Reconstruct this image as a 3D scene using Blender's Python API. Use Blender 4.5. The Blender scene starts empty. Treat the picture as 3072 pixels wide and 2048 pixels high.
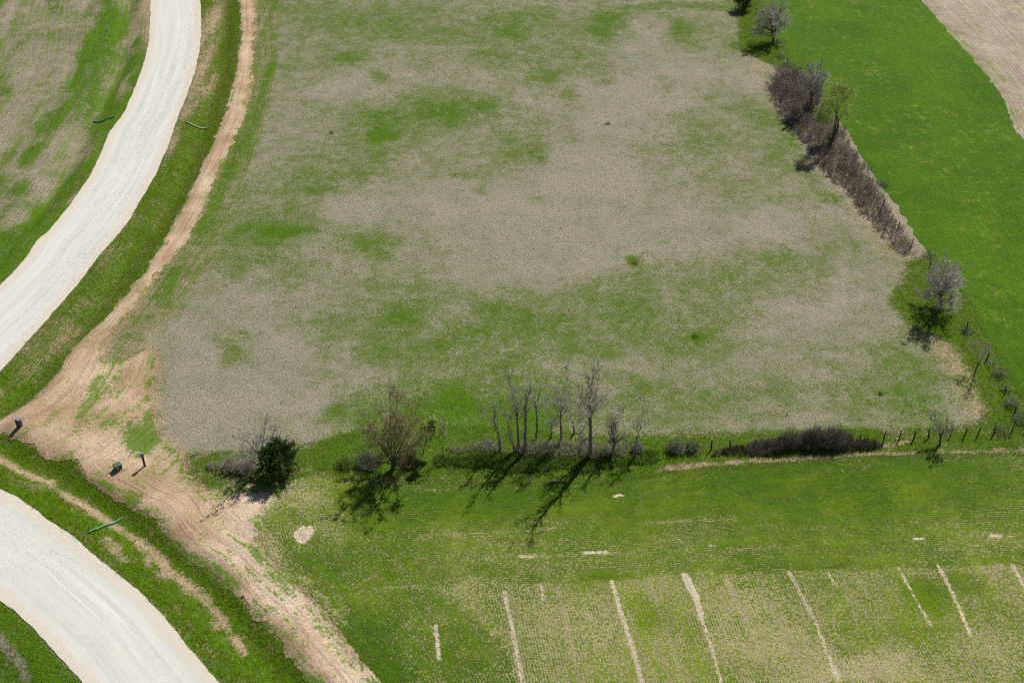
import bpy, math, random
import numpy as np

C = bpy.context.scene.collection
scene = bpy.context.scene
R = math.radians
rng = np.random.default_rng(7)

# ------------------------------------------------------------------ camera, sky, sun, exposure
CAM_H, PITCH, F = 87.0, R(37.0), 3626.0           # metres, rad, focal length in px of a 3072 wide frame
cd = bpy.data.cameras.new('camera')
cd.sensor_width = 36.0
cd.lens = 36.0 * F / 3072.0
cd.clip_end = 20000
cam = bpy.data.objects.new('camera', cd)
C.objects.link(cam)
cam.location = (0, 0, CAM_H)
cam.rotation_euler = (R(90) - PITCH, 0, 0)
scene.camera = cam

SUN_EL = R(50)
SUN_DIR = np.array([0.55, 0.835])                  # horizontal direction towards the sun
SUN_DIR = SUN_DIR / np.linalg.norm(SUN_DIR)
w = bpy.data.worlds.new('World')
scene.world = w
w.use_nodes = True
nt = w.node_tree
sky = nt.nodes.new('ShaderNodeTexSky')
sky.sky_type = 'NISHITA'
sky.sun_disc = False
sky.sun_elevation = SUN_EL
sky.sun_rotation = math.atan2(SUN_DIR[0], SUN_DIR[1])
nt.links.new(sky.outputs[0], nt.nodes['Background'].inputs[0])
nt.nodes['Background'].inputs[1].default_value = 0.05
sl = bpy.data.lights.new('sun', 'SUN')
sl.energy = 4.6
sl.angle = R(0.5)
sl.color = (1.0, 0.98, 0.94)
so = bpy.data.objects.new('sun', sl)
C.objects.link(so)
so.location = (60, 90, 120)
so.rotation_euler = (R(90) - SUN_EL, 0, math.atan2(-SUN_DIR[0], SUN_DIR[1]) + math.pi)
from mathutils import Vector
_d = Vector((-SUN_DIR[0] * math.cos(SUN_EL), -SUN_DIR[1] * math.cos(SUN_EL), -math.sin(SUN_EL)))
so.rotation_euler = _d.to_track_quat('-Z', 'Y').to_euler()
vs = scene.view_settings
vs.view_transform = 'Standard'
vs.look = 'None'
vs.exposure = 0.0
vs.gamma = 1.0
scene.cycles.use_denoising = False
scene.cycles.filter_width = 1.1

# ------------------------------------------------------------------ helpers: where a spot of the land lies
sp_, cp_ = math.sin(PITCH), math.cos(PITCH)
def ray(u, v):
    a, b = (u - 1536.0) / F, (1024.0 - v) / F
    return np.array([a, cp_ + b * sp_, -sp_ + b * cp_])
def G(u, v):
    d = ray(u, v)
    t = CAM_H / -d[2]
    return np.array([d[0] * t, d[1] * t])
K = 3072.0 / 2352.0
def D(pts): return np.array([G(x * K, y * K) for x, y in pts])      # survey points noted on the reduced plan
def P(pts): return np.array([G(x, y) for x, y in pts])
def at_plane(y, u, v):                                               # x, z of the line of sight where it crosses depth y
    d = ray(u, v)
    t = y / d[1]
    return d[0] * t, CAM_H + d[2] * t

def smooth(pts, n=6, closed=False):
    pts = np.asarray(pts, float)
    q = np.vstack([pts[-1:], pts, pts[:2]]) if closed else np.vstack([2 * pts[0] - pts[1], pts, 2 * pts[-1] - pts[-2]])
    out = []
    for i in range(1, len(q) - 2):
        p0, p1, p2, p3 = q[i - 1], q[i], q[i + 1], q[i + 2]
        for t in np.linspace(0, 1, n, endpoint=False):
            out.append(0.5 * ((2 * p1) + (-p0 + p2) * t + (2 * p0 - 5 * p1 + 4 * p2 - p3) * t * t + (-p0 + 3 * p1 - 3 * p2 + p3) * t ** 3))
    if not closed: out.append(q[-2])
    return np.array(out)

def _h(ix, iy, seed):
    n = (ix * 374761393 + iy * 668265263 + seed * 1442695041) & 0xFFFFFFFF
    n = ((n ^ (n >> 13)) * 1274126177) & 0xFFFFFFFF
    return ((n ^ (n >> 16)) & 0xFFFFFF) / float(0xFFFFFF)
def vnoise(x, y, seed=0):
    ix, iy = np.floor(x).astype(np.int64), np.floor(y).astype(np.int64)
    fx, fy = x - ix, y - iy
    fx, fy = fx * fx * (3 - 2 * fx), fy * fy * (3 - 2 * fy)
    a, b = _h(ix, iy, seed), _h(ix + 1, iy, seed)
    c, d = _h(ix, iy + 1, seed), _h(ix + 1, iy + 1, seed)
    return (a * (1 - fx) + b * fx) * (1 - fy) + (c * (1 - fx) + d * fx) * fy - 0.5
def fbm(x, y, scale, seed=0, oct=3):
    s, amp, r = 1.0 / scale, 1.0, 0
    for o in range(oct):
        r = r + amp * vnoise(x * s + 37.1 * o, y * s - 11.7 * o, seed + o)
        s *= 2.03; amp *= 0.5
    return r
def line_dist(X, Y, pts):
    """distance, signed side (left +), arc length"""
    best = np.full(X.shape, 1e9); sgn = np.ones(X.shape); arc = np.zeros(X.shape)
    acc = 0.0
    for (x0, y0), (x1, y1) in zip(pts[:-1], pts[1:]):
        dx, dy = x1 - x0, y1 - y0
        L2 = dx * dx + dy * dy + 1e-12
        t = np.clip(((X - x0) * dx + (Y - y0) * dy) / L2, 0, 1)
        d2 = (X - x0 - t * dx) ** 2 + (Y - y0 - t * dy) ** 2
        m = d2 < best
        best = np.where(m, d2, best)
        sgn = np.where(m, np.sign(dx * (Y - y0) - dy * (X - x0)), sgn)
        L = math.sqrt(L2)
        arc = np.where(m, acc + t * L, arc)
        acc += L
    return np.sqrt(best), sgn, arc
def poly_sdf(X, Y, pts):
    """negative inside"""
    d, _, _ = line_dist(X, Y, np.vstack([pts, pts[:1]]))
    ins = np.zeros(X.shape, bool)
    q = np.vstack([pts, pts[:1]])
    for (x0, y0), (x1, y1) in zip(q[:-1], q[1:]):
        if y0 == y1: continue
        c = ((y0 > Y) != (y1 > Y)) & (X < (x1 - x0) * (Y - y0) / (y1 - y0) + x0)
        ins ^= c
    return np.where(ins, -d, d)
def sstep(a, b, x):
    t = np.clip((x - a) / (b - a), 0, 1)
    return t * t * (3 - 2 * t)

# ------------------------------------------------------------------ plan of the land
up_L = smooth(P([(470, -260), (462, -120), (453, 0), (449, 109), (435, 183), (405, 266), (372, 340), (335, 392), (296, 479), (257, 553), (159, 683), (115, 722), (83, 770), (0, 857), (-120, 962), (-300, 1100)]))
up_R = smooth(P([(590, -260), (597, -120), (600, 0), (604, 74), (594, 174), (570, 261), (540, 340), (518, 405), (492, 470), (462, 536), (418, 610), (372, 683), (300, 766), (244, 840), (192, 905), (126, 979), (74, 1036), (0, 1118), (-150, 1262), (-330, 1420)]))
lo_U = smooth(P([(-420, 1270), (-150, 1385), (0, 1468), (44, 1490), (109, 1536), (174, 1584), (244, 1632), (305, 1684), (379, 1745), (461, 1819), (518, 1888), (575, 1954), (653, 2048), (745, 2160), (900, 2360)]))
lo_D = smooth(P([(-420, 1560), (-150, 1690), (0, 1801), (65, 1854), (131, 1919), (187, 1980), (248, 2048), (335, 2150), (470, 2360)]))
up_poly = np.vstack([up_L, up_R[::-1]])
lo_poly = np.vstack([lo_U, lo_D[::-1]])
trk_L = P([(712, -220), (718, -90), (721, 0), (723, 78), (714, 174), (697, 261), (679, 331), (649, 405), (618, 470), (588, 531), (562, 592), (518, 675), (479, 744), (440, 805), (392, 866), (340, 927), (290, 978), (246, 1003), (196, 1066), (161, 1127), (87, 1197), (0, 1232), (-150, 1268)])
trk_lo = P([(-150, 1275), (0, 1283), (26, 1293), (77, 1313), (115, 1334), (153, 1362), (224, 1374), (245, 1400), (278, 1438), (319, 1466), (370, 1492), (408, 1517), (470, 1545), (501, 1597), (566, 1662), (631, 1701), (679, 1753), (740, 1810), (805, 1871), (866, 1954), (936, 2036), (1040, 2160)])
trk_R2 = P([(1215, 2160), (1118, 2028), (1068, 1967), (1024, 1910), (980, 1854), (914, 1784), (871, 1736), (810, 1671), (779, 1610), (779, 1575), (800, 1528), (858, 1462), (800, 1470), (740, 1464), (690, 1470), (640, 1474), (590, 1460), (562, 1425), (550, 1385), (520, 1352), (490, 1330), (462, 1290), (450, 1200), (462, 1100), (440, 1050), (400, 1065), (340, 1085), (300, 1070), (330, 997)])
trk_R = P([(383, 944), (414, 901), (444, 857), (492, 801), (527, 770), (562, 731), (592, 675), (631, 588), (662, 514), (684, 457), (714, 392), (736, 340), (753, 261), (757, 165), (767, 52), (760, 0), (757, -90), (750, -220)])
dirt_poly = smooth(np.vstack([trk_L, trk_lo, trk_R2, trk_R]), 4, True)
crop_top = D([(1215 / K * K, 1090)])  # placeholder kept tiny
crop_edge = np.vstack([D([(905, 1640), (870, 1560), (800, 1470), (745, 1395), (690, 1342), (640, 1300), (612, 1262), (600, 1225), (600, 1185), (622, 1140), (665, 1105), (720, 1090)]),
                       D([(780, 1094), (900, 1100), (1100, 1104), (1250, 1106), (1400, 1100), (1480, 1088), (1540, 1080), (1700, 1066), (1850, 1057), (1990, 1048), (2180, 1042), (2352, 1038), (2700, 1025), (3050, 1010)])])
crop_edge_s = smooth(crop_edge, 5)
crop_poly = np.vstack([crop_edge_s, np.array([[95, 38], [40, 38]]), D([(960, 1720)])])
strip_L = smooth(D([(1690, -190), (1722, -80), (1750, 0), (1775, 50), (1800, 100), (1822, 165), (1880, 235), (1945, 300), (2000, 395), (2060, 470), (2125, 570), (2150, 605), (2222, 685), (2262, 770), (2352, 918), (2460, 1050), (2480, 1060)]))
strip_R = smooth(D([(1960, -190), (2050, -80), (2115, 0), (2165, 58), (2210, 110), (2280, 190), (2306, 235), (2318, 268), (2352, 325), (2480, 470), (2700, 700)]))
strip_poly = np.vstack([strip_L, D([(2600, 1010), (2750, 950)]), strip_R[::-1]])
plow_poly = np.vstack([strip_R, D([(3000, 700), (3400, 300), (3400, -190)])])

def sdf_road(X, Y):
    return poly_sdf(X, Y, up_poly), poly_sdf(X, Y, lo_poly)

def height(X, Y, du, dl):
    """lie of the land: ditches beside the two gravel roads, roads on a low bank"""
    z = 0.10 * fbm(X, Y, 26, 3, 2) + 0.05 * fbm(X, Y, 7, 9, 2)
    z = z - 1.0 * np.exp(-((du - 4.2) / 1.8) ** 2) - 1.0 * np.exp(-((dl - 4.8) / 2.0) ** 2)
    road = np.maximum(1 - sstep(-0.2, 1.4, du), 1 - sstep(-0.2, 1.4, dl))
    return z + road * 0.12

# core lattice plus wide skirts out to the horizon
STEP = 0.4
gx = np.arange(-128, 128.01, STEP)
gy = np.arange(46, 262.01, STEP)
far = np.cumsum(np.geomspace(0.8, 700, 26))
ax = np.concatenate([gx[0] - far[::-1], gx, gx[-1] + far])
ay = np.concatenate([gy[0] - far[::-1], gy, gy[-1] + far])
GX, GY = np.meshgrid(ax, ay)
DU, DL = sdf_road(GX, GY)
GZ = height(GX, GY, DU, DL)
def sample(A, x, y):
    """bilinear look-up of a lattice array"""
    i = np.clip(np.searchsorted(ax, x) - 1, 0, len(ax) - 2); j = np.clip(np.searchsorted(ay, y) - 1, 0, len(ay) - 2)
    tx = (x - ax[i]) / (ax[i + 1] - ax[i]); ty = (y - ay[j]) / (ay[j + 1] - ay[j])
    return (A[j, i] * (1 - tx) + A[j, i + 1] * tx) * (1 - ty) + (A[j + 1, i] * (1 - tx) + A[j + 1, i + 1] * tx) * ty
def gz(x, y): return float(sample(GZ, np.array([x]), np.array([y]))[0])

# ------------------------------------------------------------------ plant cover painted on the land (0 bare / dead grass, 1 green)
WX = GX + 3.6 * fbm(GX, GY, 8, 21, 4)
WY = GY + 4.0 * fbm(GX, GY, 8, 31, 4)
def paint_blobs(g, lst, XX=None, YY=None):
    XX = WX if XX is None else XX; YY = WY if YY is None else YY
    for (x, y, rx, ry, val, *st) in lst:
        c = G(x * K, y * K)
        ex = abs(G((x + rx) * K, y * K)[0] - c[0]); ey = 0.5 * abs(G(x * K, (y - ry) * K)[1] - G(x * K, (y + ry) * K)[1])
        r2 = ((XX - c[0]) / ex) ** 2 + ((YY - c[1]) / ey) ** 2
        wgt = np.exp(-r2 ** 1.3 * 0.8) * (st[0] if st else 1.0)
        g = g + (val - g) * wgt
    return g
def paint_poly(g, pts, val, soft=1.0, rough=1.5, st=1.0):
    s = poly_sdf(GX, GY, pts) + rough * fbm(GX, GY, 2.2, 51, 3)
    return g + (val - g) * (1 - sstep(-soft, soft, s)) * st
def paint_line(g, pts, width, val, st=1.0, rough=0.6):
    d, _, _ = line_dist(GX, GY, pts)
    d = d + rough * fbm(GX, GY, 1.3, 61, 3)
    return g + (val - g) * (1 - sstep(width * 0.5, width * 1.3, d)) * st

g = np.full(GX.shape, 0.42)
tan = [(900, 215, 120, 55, .10), (1000, 170, 110, 40, .16), (1500, 250, 210, 130, .08), (1560, 140, 160, 40, .16), (1330, 420, 250, 110, .05), (1050, 440, 200, 60, .10), (900, 490, 210, 70, .10),
       (1500, 560, 320, 80, .06), (1150, 600, 220, 60, .12), (1000, 640, 110, 50, .16), (760, 600, 120, 40, .18), (600, 730, 160, 80, .10), (560, 870, 190, 100, .06), (660, 950, 170, 60, .10), (440, 900, 70, 110, .10),
       (1850, 540, 170, 60, .16), (1950, 640, 110, 60, .14), (1850, 720, 150, 60, .15), (1760, 790, 110, 50, .16), (1500, 820, 110, 24, .18), (1650, 900, 70, 40, .20), (2200, 930, 60, 50, .12), (1120, 8, 160, 12, .14), (1500, 45, 60, 25, .08),
       (1560, 110, 120, 30, .14), (1720, 160, 60, 40, .16), (640, 330, 40, 60, .22), (1340, 820, 70, 22, .20), (820, 850, 60, 40, .22)]
olive = [(760, 60, 170, 70, .48), (1100, 70, 220, 70, .50), (1290, 110, 140, 50, .46), (1500, 35, 60, 20, .4), (1640, 80, 80, 40, .46), (900, 290, 130, 60, .55), (1030, 260, 130, 40, .58), (1180, 340, 110, 50, .45), (760, 385, 100, 50, .56), (640, 420, 70, 70, .50),
         (1640, 340, 160, 70, .50), (1820, 360, 70, 70, .58), (1760, 250, 60, 40, .46), (1700, 420, 110, 40, .46), (600, 540, 80, 60, .52), (660, 500, 60, 40, .56), (860, 565, 80, 34, .50), (690, 640, 60, 30, .42), (560, 590, 40, 40, .5),
         (960, 730, 230, 80, .55), (1250, 730, 160, 70, .58), (1100, 830, 160, 60, .56), (1500, 700, 190, 60, .48), (1680, 630, 170, 50, .50), (1850, 630, 60, 40, .44), (1550, 770, 150, 40, .48), (1050, 960, 170, 70, .66), (830, 960, 60, 30, .58),
         (1960, 860, 160, 80, .46), (2100, 850, 90, 80, .42), (1700, 940, 200, 50, .46), (1480, 910, 80, 40, .46), (2000, 950, 150, 40, .45), (540, 790, 44, 36, .52), (1930, 560, 60, 40, .44), (1090, 390, 90, 30, .48), (930, 700, 120, 60, .46)]
bright = [(1190, 60, 46, 24, .82), (1020, 80, 50, 26, .68), (1260, 50, 60, 24, .64), (1400, 45, 44, 24, .92), (1380, 70, 30, 18, .88), (1572, 68, 34, 22, .84), (810, 132, 54, 14, .80), (875, 182, 26, 16, .72), (1250, 172, 42, 20, .80), (1300, 222, 30, 22, .66),
          (1185, 130, 40, 14, .66), (1400, 188, 18, 14, .58), (1525, 190, 24, 22, .46), (1630, 225, 20, 12, .56), (985, 216, 26, 14, .62), (1030, 256, 54, 22, .84), (1115, 250, 34, 20, .80), (918, 263, 36, 9, .78), (874, 314, 34, 15, 1.0), (960, 285, 36, 12, .64),
          (1230, 350, 30, 34, .72), (1247, 370, 16, 12, .9), (740, 435, 36, 10, .62), (658, 533, 50, 11, .86), (1106, 440, 26, 12, .56), (1235, 455, 26, 10, .52), (900, 330, 30, 12, .5), (960, 740, 70, 34, .82), (1010, 785, 60, 20, .78), (1130, 712, 44, 26, .88), (1095, 755, 50, 24, .80),
          (1255, 752, 54, 30, .74), (885, 795, 24, 12, .76), (980, 800, 30, 12, .82), (1050, 935, 90, 60, 1.0), (1210, 940, 90, 46, 1.0), (1120, 890, 50, 24, .78), (1280, 890, 30, 24, .7), (1000, 980, 60, 30, .86), (790, 960, 34, 18, .78), (1598, 770, 16, 12, .9),
          (1910, 455, 26, 14, .82), (1840, 395, 30, 26, .68), (1740, 300, 30, 20, .56), (1558, 340, 26, 20, .55), (1460, 602, 16, 13, .95), (1495, 630, 26, 12, .6), (1965, 910, 18, 5, .72), (1610, 905, 22, 14, .55), (1940, 870, 26, 12, .56), (1980, 575, 24, 14, .6), (1835, 630, 34, 18, .52), (1690, 105, 12, 8, .95), (1690, 60, 36, 20, .66)]
g = paint_blobs(g, tan)
g = paint_blobs(g, [(x, y, rx * 1.1, ry * 1.15, .10 + v * 1.05) for x, y, rx, ry, v in olive])
g = paint_blobs(g, bright, .45 * WX + .55 * GX, .45 * WY + .55 * GY)
g = g + 0.22 * fbm(GX, GY * .75, 5, 71, 4) + .16 * fbm(GX, GY * .8, 16, 73, 3)
field_g = g.copy()
# grass strip across the head of the field
g = paint_line(g, D([(1440, 20), (1560, 10), (1640, 14), (1720, 8)]), 2.2, .8, .75, 2.6)
# furrowed strip between track and field
furrow = np.vstack([D([(586, -60), (590, 0), (592, 60), (582, 130), (578, 200), (562, 265), (545, 300), (525, 350), (505, 395), (480, 450), (455, 520), (430, 560), (400, 600), (370, 640), (340, 680), (310, 730), (270, 780), (252, 815)]),
                    D([(262, 830), (300, 845), (340, 800), (375, 745), (410, 700), (450, 655), (485, 610), (508, 560), (525, 500), (550, 430), (580, 370), (608, 290), (630, 180), (634, 100), (642, 0), (644, -60)])])
furrow_s = poly_sdf(GX, GY, furrow)
g = paint_poly(g, furrow, .64, .5, .9)
g = paint_blobs(g, [(620, 20, 10, 50, .95), (618, 170, 9, 40, .9), (590, 250, 14, 40, .85), (555, 330, 22, 50, .9), (510, 430, 20, 60, .88), (470, 520, 26, 40, .86), (395, 640, 26, 46, .85), (600, 60, 6, 60, .5), (330, 740, 30, 40, .62), (290, 800, 30, 30, .5), (355, 770, 20, 40, .35), (420, 690, 16, 30, .5)], GX, GY)
# verges
side = line_dist(GX, GY, up_R)[1]
right_of_up = (DU > 0) & (side > 0) & (poly_sdf(GX, GY, np.vstack([up_R, trk_L[::-1]])) < 0)
verge_poly = np.vstack([up_R, trk_L[::-1]])
g = paint_poly(g, verge_poly, .92, .3, .5)
g = paint_blobs(g, [(478, 60, 18, 90, .22), (468, 150, 18, 60, .20), (450, 210, 18, 40, .32), (430, 250, 14, 30, .4), (480, 190, 12, 40, .45), (395, 330, 14, 30, .42), (300, 510, 22, 40, .74), (250, 600, 26, 40, .72), (140, 760, 50, 40, .62), (80, 810, 50, 40, .66), (170, 700, 40, 30, .74), (528, 70, 12, 90, 1.0), (500, 280, 20, 50, .98), (130, 830, 30, 20, .9)], GX, GY)
left_poly = np.vstack([up_L, np.array([[-400, 60], [-400, 900], [-150, 900]])])
dist_up = DU
m = (poly_sdf(GX, GY, left_poly) < 0)
lg = 0.53 + 0.40 * (1 - sstep(3.5, 13, dist_up)) - .3 * sstep(185, 225, GY) * (1 - sstep(2, 6, dist_up))
g = np.where(m, lg + 1.15 * fbm(DU, line_dist(GX, GY, up_R)[2] * .16, 2.6, 77, 3) + .25 * fbm(GX, GY, 9, 78, 3), g)
g = paint_blobs(g, [(235, 28, 34, 24, 1.0), (65, 45, 24, 14, .75), (310, 60, 22, 70, .26), (290, 190, 16, 40, .3), (190, 60, 30, 40, .45), (130, 50, 50, 30, .3), (215, 170, 16, 90, .85), (260, 130, 16, 60, .8), (120, 150, 40, 40, .18), (60, 130, 50, 40, .22), (40, 260, 60, 50, .15), (100, 260, 26, 40, .5), (190, 260, 16, 40, .75), (90, 420, 40, 34, .16), (30, 400, 26, 20, .2), (20, 440, 30, 24, .9), (250, 360, 14, 30, .35), (160, 330, 30, 40, .3), (60, 330, 40, 20, .45), (20, 500, 26, 20, .2), (220, 420, 26, 40, .95), (120, 520, 50, 40, .98), (40, 620, 60, 40, 1.0), (20, 360, 24, 18, .8)])
low_v = np.vstack([lo_U, trk_lo[::-1]])
g = paint_poly(g, low_v, .97, .3, .5)
g = paint_poly(g, np.vstack([lo_D, np.array([[-10, 20], [-200, 20], [-200, 100]])]), .97, .3, .4)
pale1 = smooth(D([(-60, 1010), (0, 1048), (60, 1080), (110, 1102), (150, 1125), (200, 1152), (240, 1180), (262, 1200)]))
pale2 = smooth(D([(262, 1200), (330, 1240), (380, 1285), (440, 1340), (500, 1400), (560, 1490)]))
g = paint_line(g, pale1, .55, .06)
g = paint_line(g, pale2, .5, .10, .9)
g = paint_line(g, smooth(D([(300, 1235), (330, 1265), (345, 1310)])), .35, .2, .8)
g = paint_line(g, smooth(D([(245, 1235), (268, 1265), (290, 1290)])), .4, .15, .8)
g = paint_line(g, smooth(D([(-20, 1450), (20, 1490), (40, 1520), (70, 1575)])), .4, .1, .9)
g = paint_blobs(g, [(380, 1310, 20, 14, .35), (440, 1345, 26, 14, .4), (500, 1420, 14, 20, .4), (90, 1110, 40, 10, .6)], GX, GY)
# hedge bank along the south of the field, and the bank by the east fence
hedge = D([(435, 1045), (470, 1040), (560, 1040), (700, 1025), (780, 1003), (1000, 985), (1120, 985), (1300, 1000), (1500, 1004), (1570, 996), (1750, 998), (2000, 988), (2090, 990), (2200, 985), (2262, 965), (2262, 930), (2236, 860), (2200, 800), (2150, 765), (2090, 745), (2045, 690), (2075, 640), (2085, 605), (2120, 590), (2150, 600), (2225, 690), (2265, 770), (2360, 925), (2460, 1050), (2352, 1045), (2180, 1045), (1850, 1062), (1540, 1088), (1400, 1106), (1100, 1108), (780, 1100), (720, 1094), (660, 1108), (560, 1100), (480, 1110), (440, 1085)])
g = paint_poly(g, hedge, .95, .8, 1.2)
g = paint_blobs(g, [(620, 1075, 80, 12, .55), (560, 1100, 60, 16, .5), (700, 1098, 60, 10, .45), (2150, 1010, 60, 10, .7), (530, 1070, 40, 20, .6)])
bank = D([(1690, 0), (1745, 0), (1770, 50), (1800, 105), (1820, 165), (1870, 230), (1800, 170), (1775, 150), (1700, 112), (1700, 60)])
g = paint_poly(g, bank, .9, .6, 1.0)
g = paint_blobs(g, [(1740, 90, 44, 26, .95)])
brushfloor = D([(1770, 165), (1840, 150), (1900, 200), (1960, 290), (2010, 400), (2070, 480), (2115, 575), (2075, 585), (2000, 520), (1930, 440), (1850, 370), (1830, 300), (1775, 245)])
g = paint_poly(g, brushfloor, .2, .6, 1.2)
g = paint_line(g, D([(1985, 370), (2012, 420), (2040, 462), (2072, 512), (2108, 572)]), 2.2, .04)
dead_edge = smooth(D([(1500, 1087), (1530, 1076), (1600, 1068), (1700, 1060), (1850, 1052), (1990, 1043), (2180, 1039), (2400, 1034)]))
g = paint_line(g, dead_edge, .34, .16, .85)
g = paint_line(g, D([(1520, 1077), (1600, 1069), (1690, 1061)]), .4, .02)
g = paint_line(g, D([(2026, 1023), (2060, 1018), (2090, 1012)]), .3, .15)
g = np.clip(g, 0, 1.05)

# colour lean: 1 where the ground under the plants is pinkish bare soil, 0 where it is grey dead grass
soil = 1 - sstep(0.0, 2.0, poly_sdf(GX, GY, dirt_poly))
soil = np.maximum(soil, (1 - sstep(-1, 1, poly_sdf(GX, GY, verge_poly))) * .9)
soil = np.maximum(soil, (1 - sstep(-1, 1, poly_sdf(GX, GY, low_v))) * .9)
soil = np.maximum(soil, (1 - sstep(-1, 1, furrow_s)) * .5)
soil = np.maximum(soil, np.where(m, .15 + .75 * (1 - sstep(0, 6, dist_up)), 0))
soil = np.maximum(soil, (1 - sstep(-1, 1, poly_sdf(GX, GY, np.vstack([strip_L, strip_L[::-1] - np.array([7.0, 0])])))) * .8)
soil = np.maximum(soil, (1 - sstep(-1, 1, poly_sdf(GX, GY, hedge))) * .8)
soil = soil * np.where(GY > 125, np.where(GX > 20, .35, 1), 1)
# how deep the green is: 1 lush tall grass, 0 thin yellowish grass
lush = np.clip(1.7 * (g - .42), 0, .9)
lush = np.where((poly_sdf(GX, GY, hedge) < 1), .75, lush)
# drill and mower lines follow the roads and the track
dtr, str_, atr = line_dist(GX, GY, smooth(trk_L, 4))
dlo, slo, alo = line_dist(GX, GY, smooth(trk_lo, 4))
low_zone = poly_sdf(GX, GY, low_v) < 1
dur, sur, aur = line_dist(GX, GY, up_R)
flow_s = np.where(low_zone, line_dist(GX, GY, lo_U)[0] + 300, np.where(m, DU + 100, dur))
flow_a = np.where(low_zone, line_dist(GX, GY, lo_U)[2], aur)
streak = np.maximum.reduce([1 - sstep(-.5, .8, poly_sdf(GX, GY, verge_poly)), .8 * low_zone, 1 - sstep(-.5, .8, furrow_s), np.where(m, 1.3 - .6 * sstep(20, 45, DU), 0)])
rowc = dur
rowamp = np.maximum.reduce([(1 - sstep(-.5, .3, furrow_s)), .55 * (1 - sstep(-.5, .5, poly_sdf(GX, GY, verge_poly))) * (1 - sstep(.55, .85, g)) + 0 * GX, np.where(m, .45 * (1 - sstep(8, 22, DU)), 0)])

# ------------------------------------------------------------------ materials
def s2l(c):
    return tuple((v / 255 / 12.92) if v / 255 <= 0.04045 else ((v / 255 + 0.055) / 1.055) ** 2.4 for v in c) + (1.0,)

class N:
    """small node-writing helper"""
    def __init__(s, name):
        s.m = bpy.data.materials.new(name); s.m.use_nodes = True
        s.t = s.m.node_tree; s.n = s.t.nodes; s.l = s.t.links
        s.bsdf = s.n['Principled BSDF']
        s.bsdf.inputs['Roughness'].default_value = .9
        s.bsdf.inputs['Specular IOR Level'].default_value = .15
    def new(s, t, **k):
        o = s.n.new(t)
        for a, b in k.items(): setattr(o, a, b)
        return o
    def put(s, sock, v):
        if hasattr(v, 'is_output'): s.l.new(v, sock)
        else: sock.default_value = v
    def math(s, op, a, b=0.0, clamp=False):
        o = s.new('ShaderNodeMath', operation=op, use_clamp=clamp)
        s.put(o.inputs[0], a); s.put(o.inputs[1], b)
        return o.outputs[0]
    def mix(s, f, a, b):
        o = s.new('ShaderNodeMix', data_type='RGBA')
        s.put(o.inputs[0], f); s.put(o.inputs[6], a); s.put(o.inputs[7], b)
        return o.outputs[2]
    def mixf(s, f, a, b):
        o = s.new('ShaderNodeMix', data_type='FLOAT')
        s.put(o.inputs[0], f); s.put(o.inputs[2], a); s.put(o.inputs[3], b)
        return o.outputs[0]
    def mul(s, c, f):
        o = s.new('ShaderNodeVectorMath', operation='SCALE')
        s.put(o.inputs[0], c); s.put(o.inputs['Scale'], f)
        return o.outputs[0]
    def attr(s, n): return s.new('ShaderNodeAttribute', attribute_name=n).outputs['Fac']
    def pos(s): return s.new('ShaderNodeTexCoord').outputs['Object']
    def vec(s, x, y, z=0.0):
        o = s.new('ShaderNodeCombineXYZ'); s.put(o.inputs[0], x); s.put(o.inputs[1], y); s.put(o.inputs[2], z)
        return o.outputs[0]
    def noise(s, v, scale, detail=3.0, rough=.55):
        o = s.new('ShaderNodeTexNoise'); s.put(o.inputs['Vector'], v)
        o.inputs['Scale'].default_value = scale; o.inputs['Detail'].default_value = detail; o.inputs['Roughness'].default_value = rough
        return o.outputs['Fac']
    def smooth(s, x, a, b):
        o = s.new('ShaderNodeMapRange', interpolation_type='SMOOTHSTEP')
        s.put(o.inputs[0], x); o.inputs[1].default_value = a; o.inputs[2].default_value = b
        return o.outputs[0]
    def kon(s, x): return s.smooth(x, .3, .7)
    def bump(s, h, strength, dist):
        o = s.new('ShaderNodeBump'); o.inputs['Strength'].default_value = strength; o.inputs['Distance'].default_value = dist
        s.put(o.inputs['Height'], h)
        s.l.new(o.outputs[0], s.bsdf.inputs['Normal'])
    def color(s, c): s.put(s.bsdf.inputs['Base Color'], c)

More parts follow.
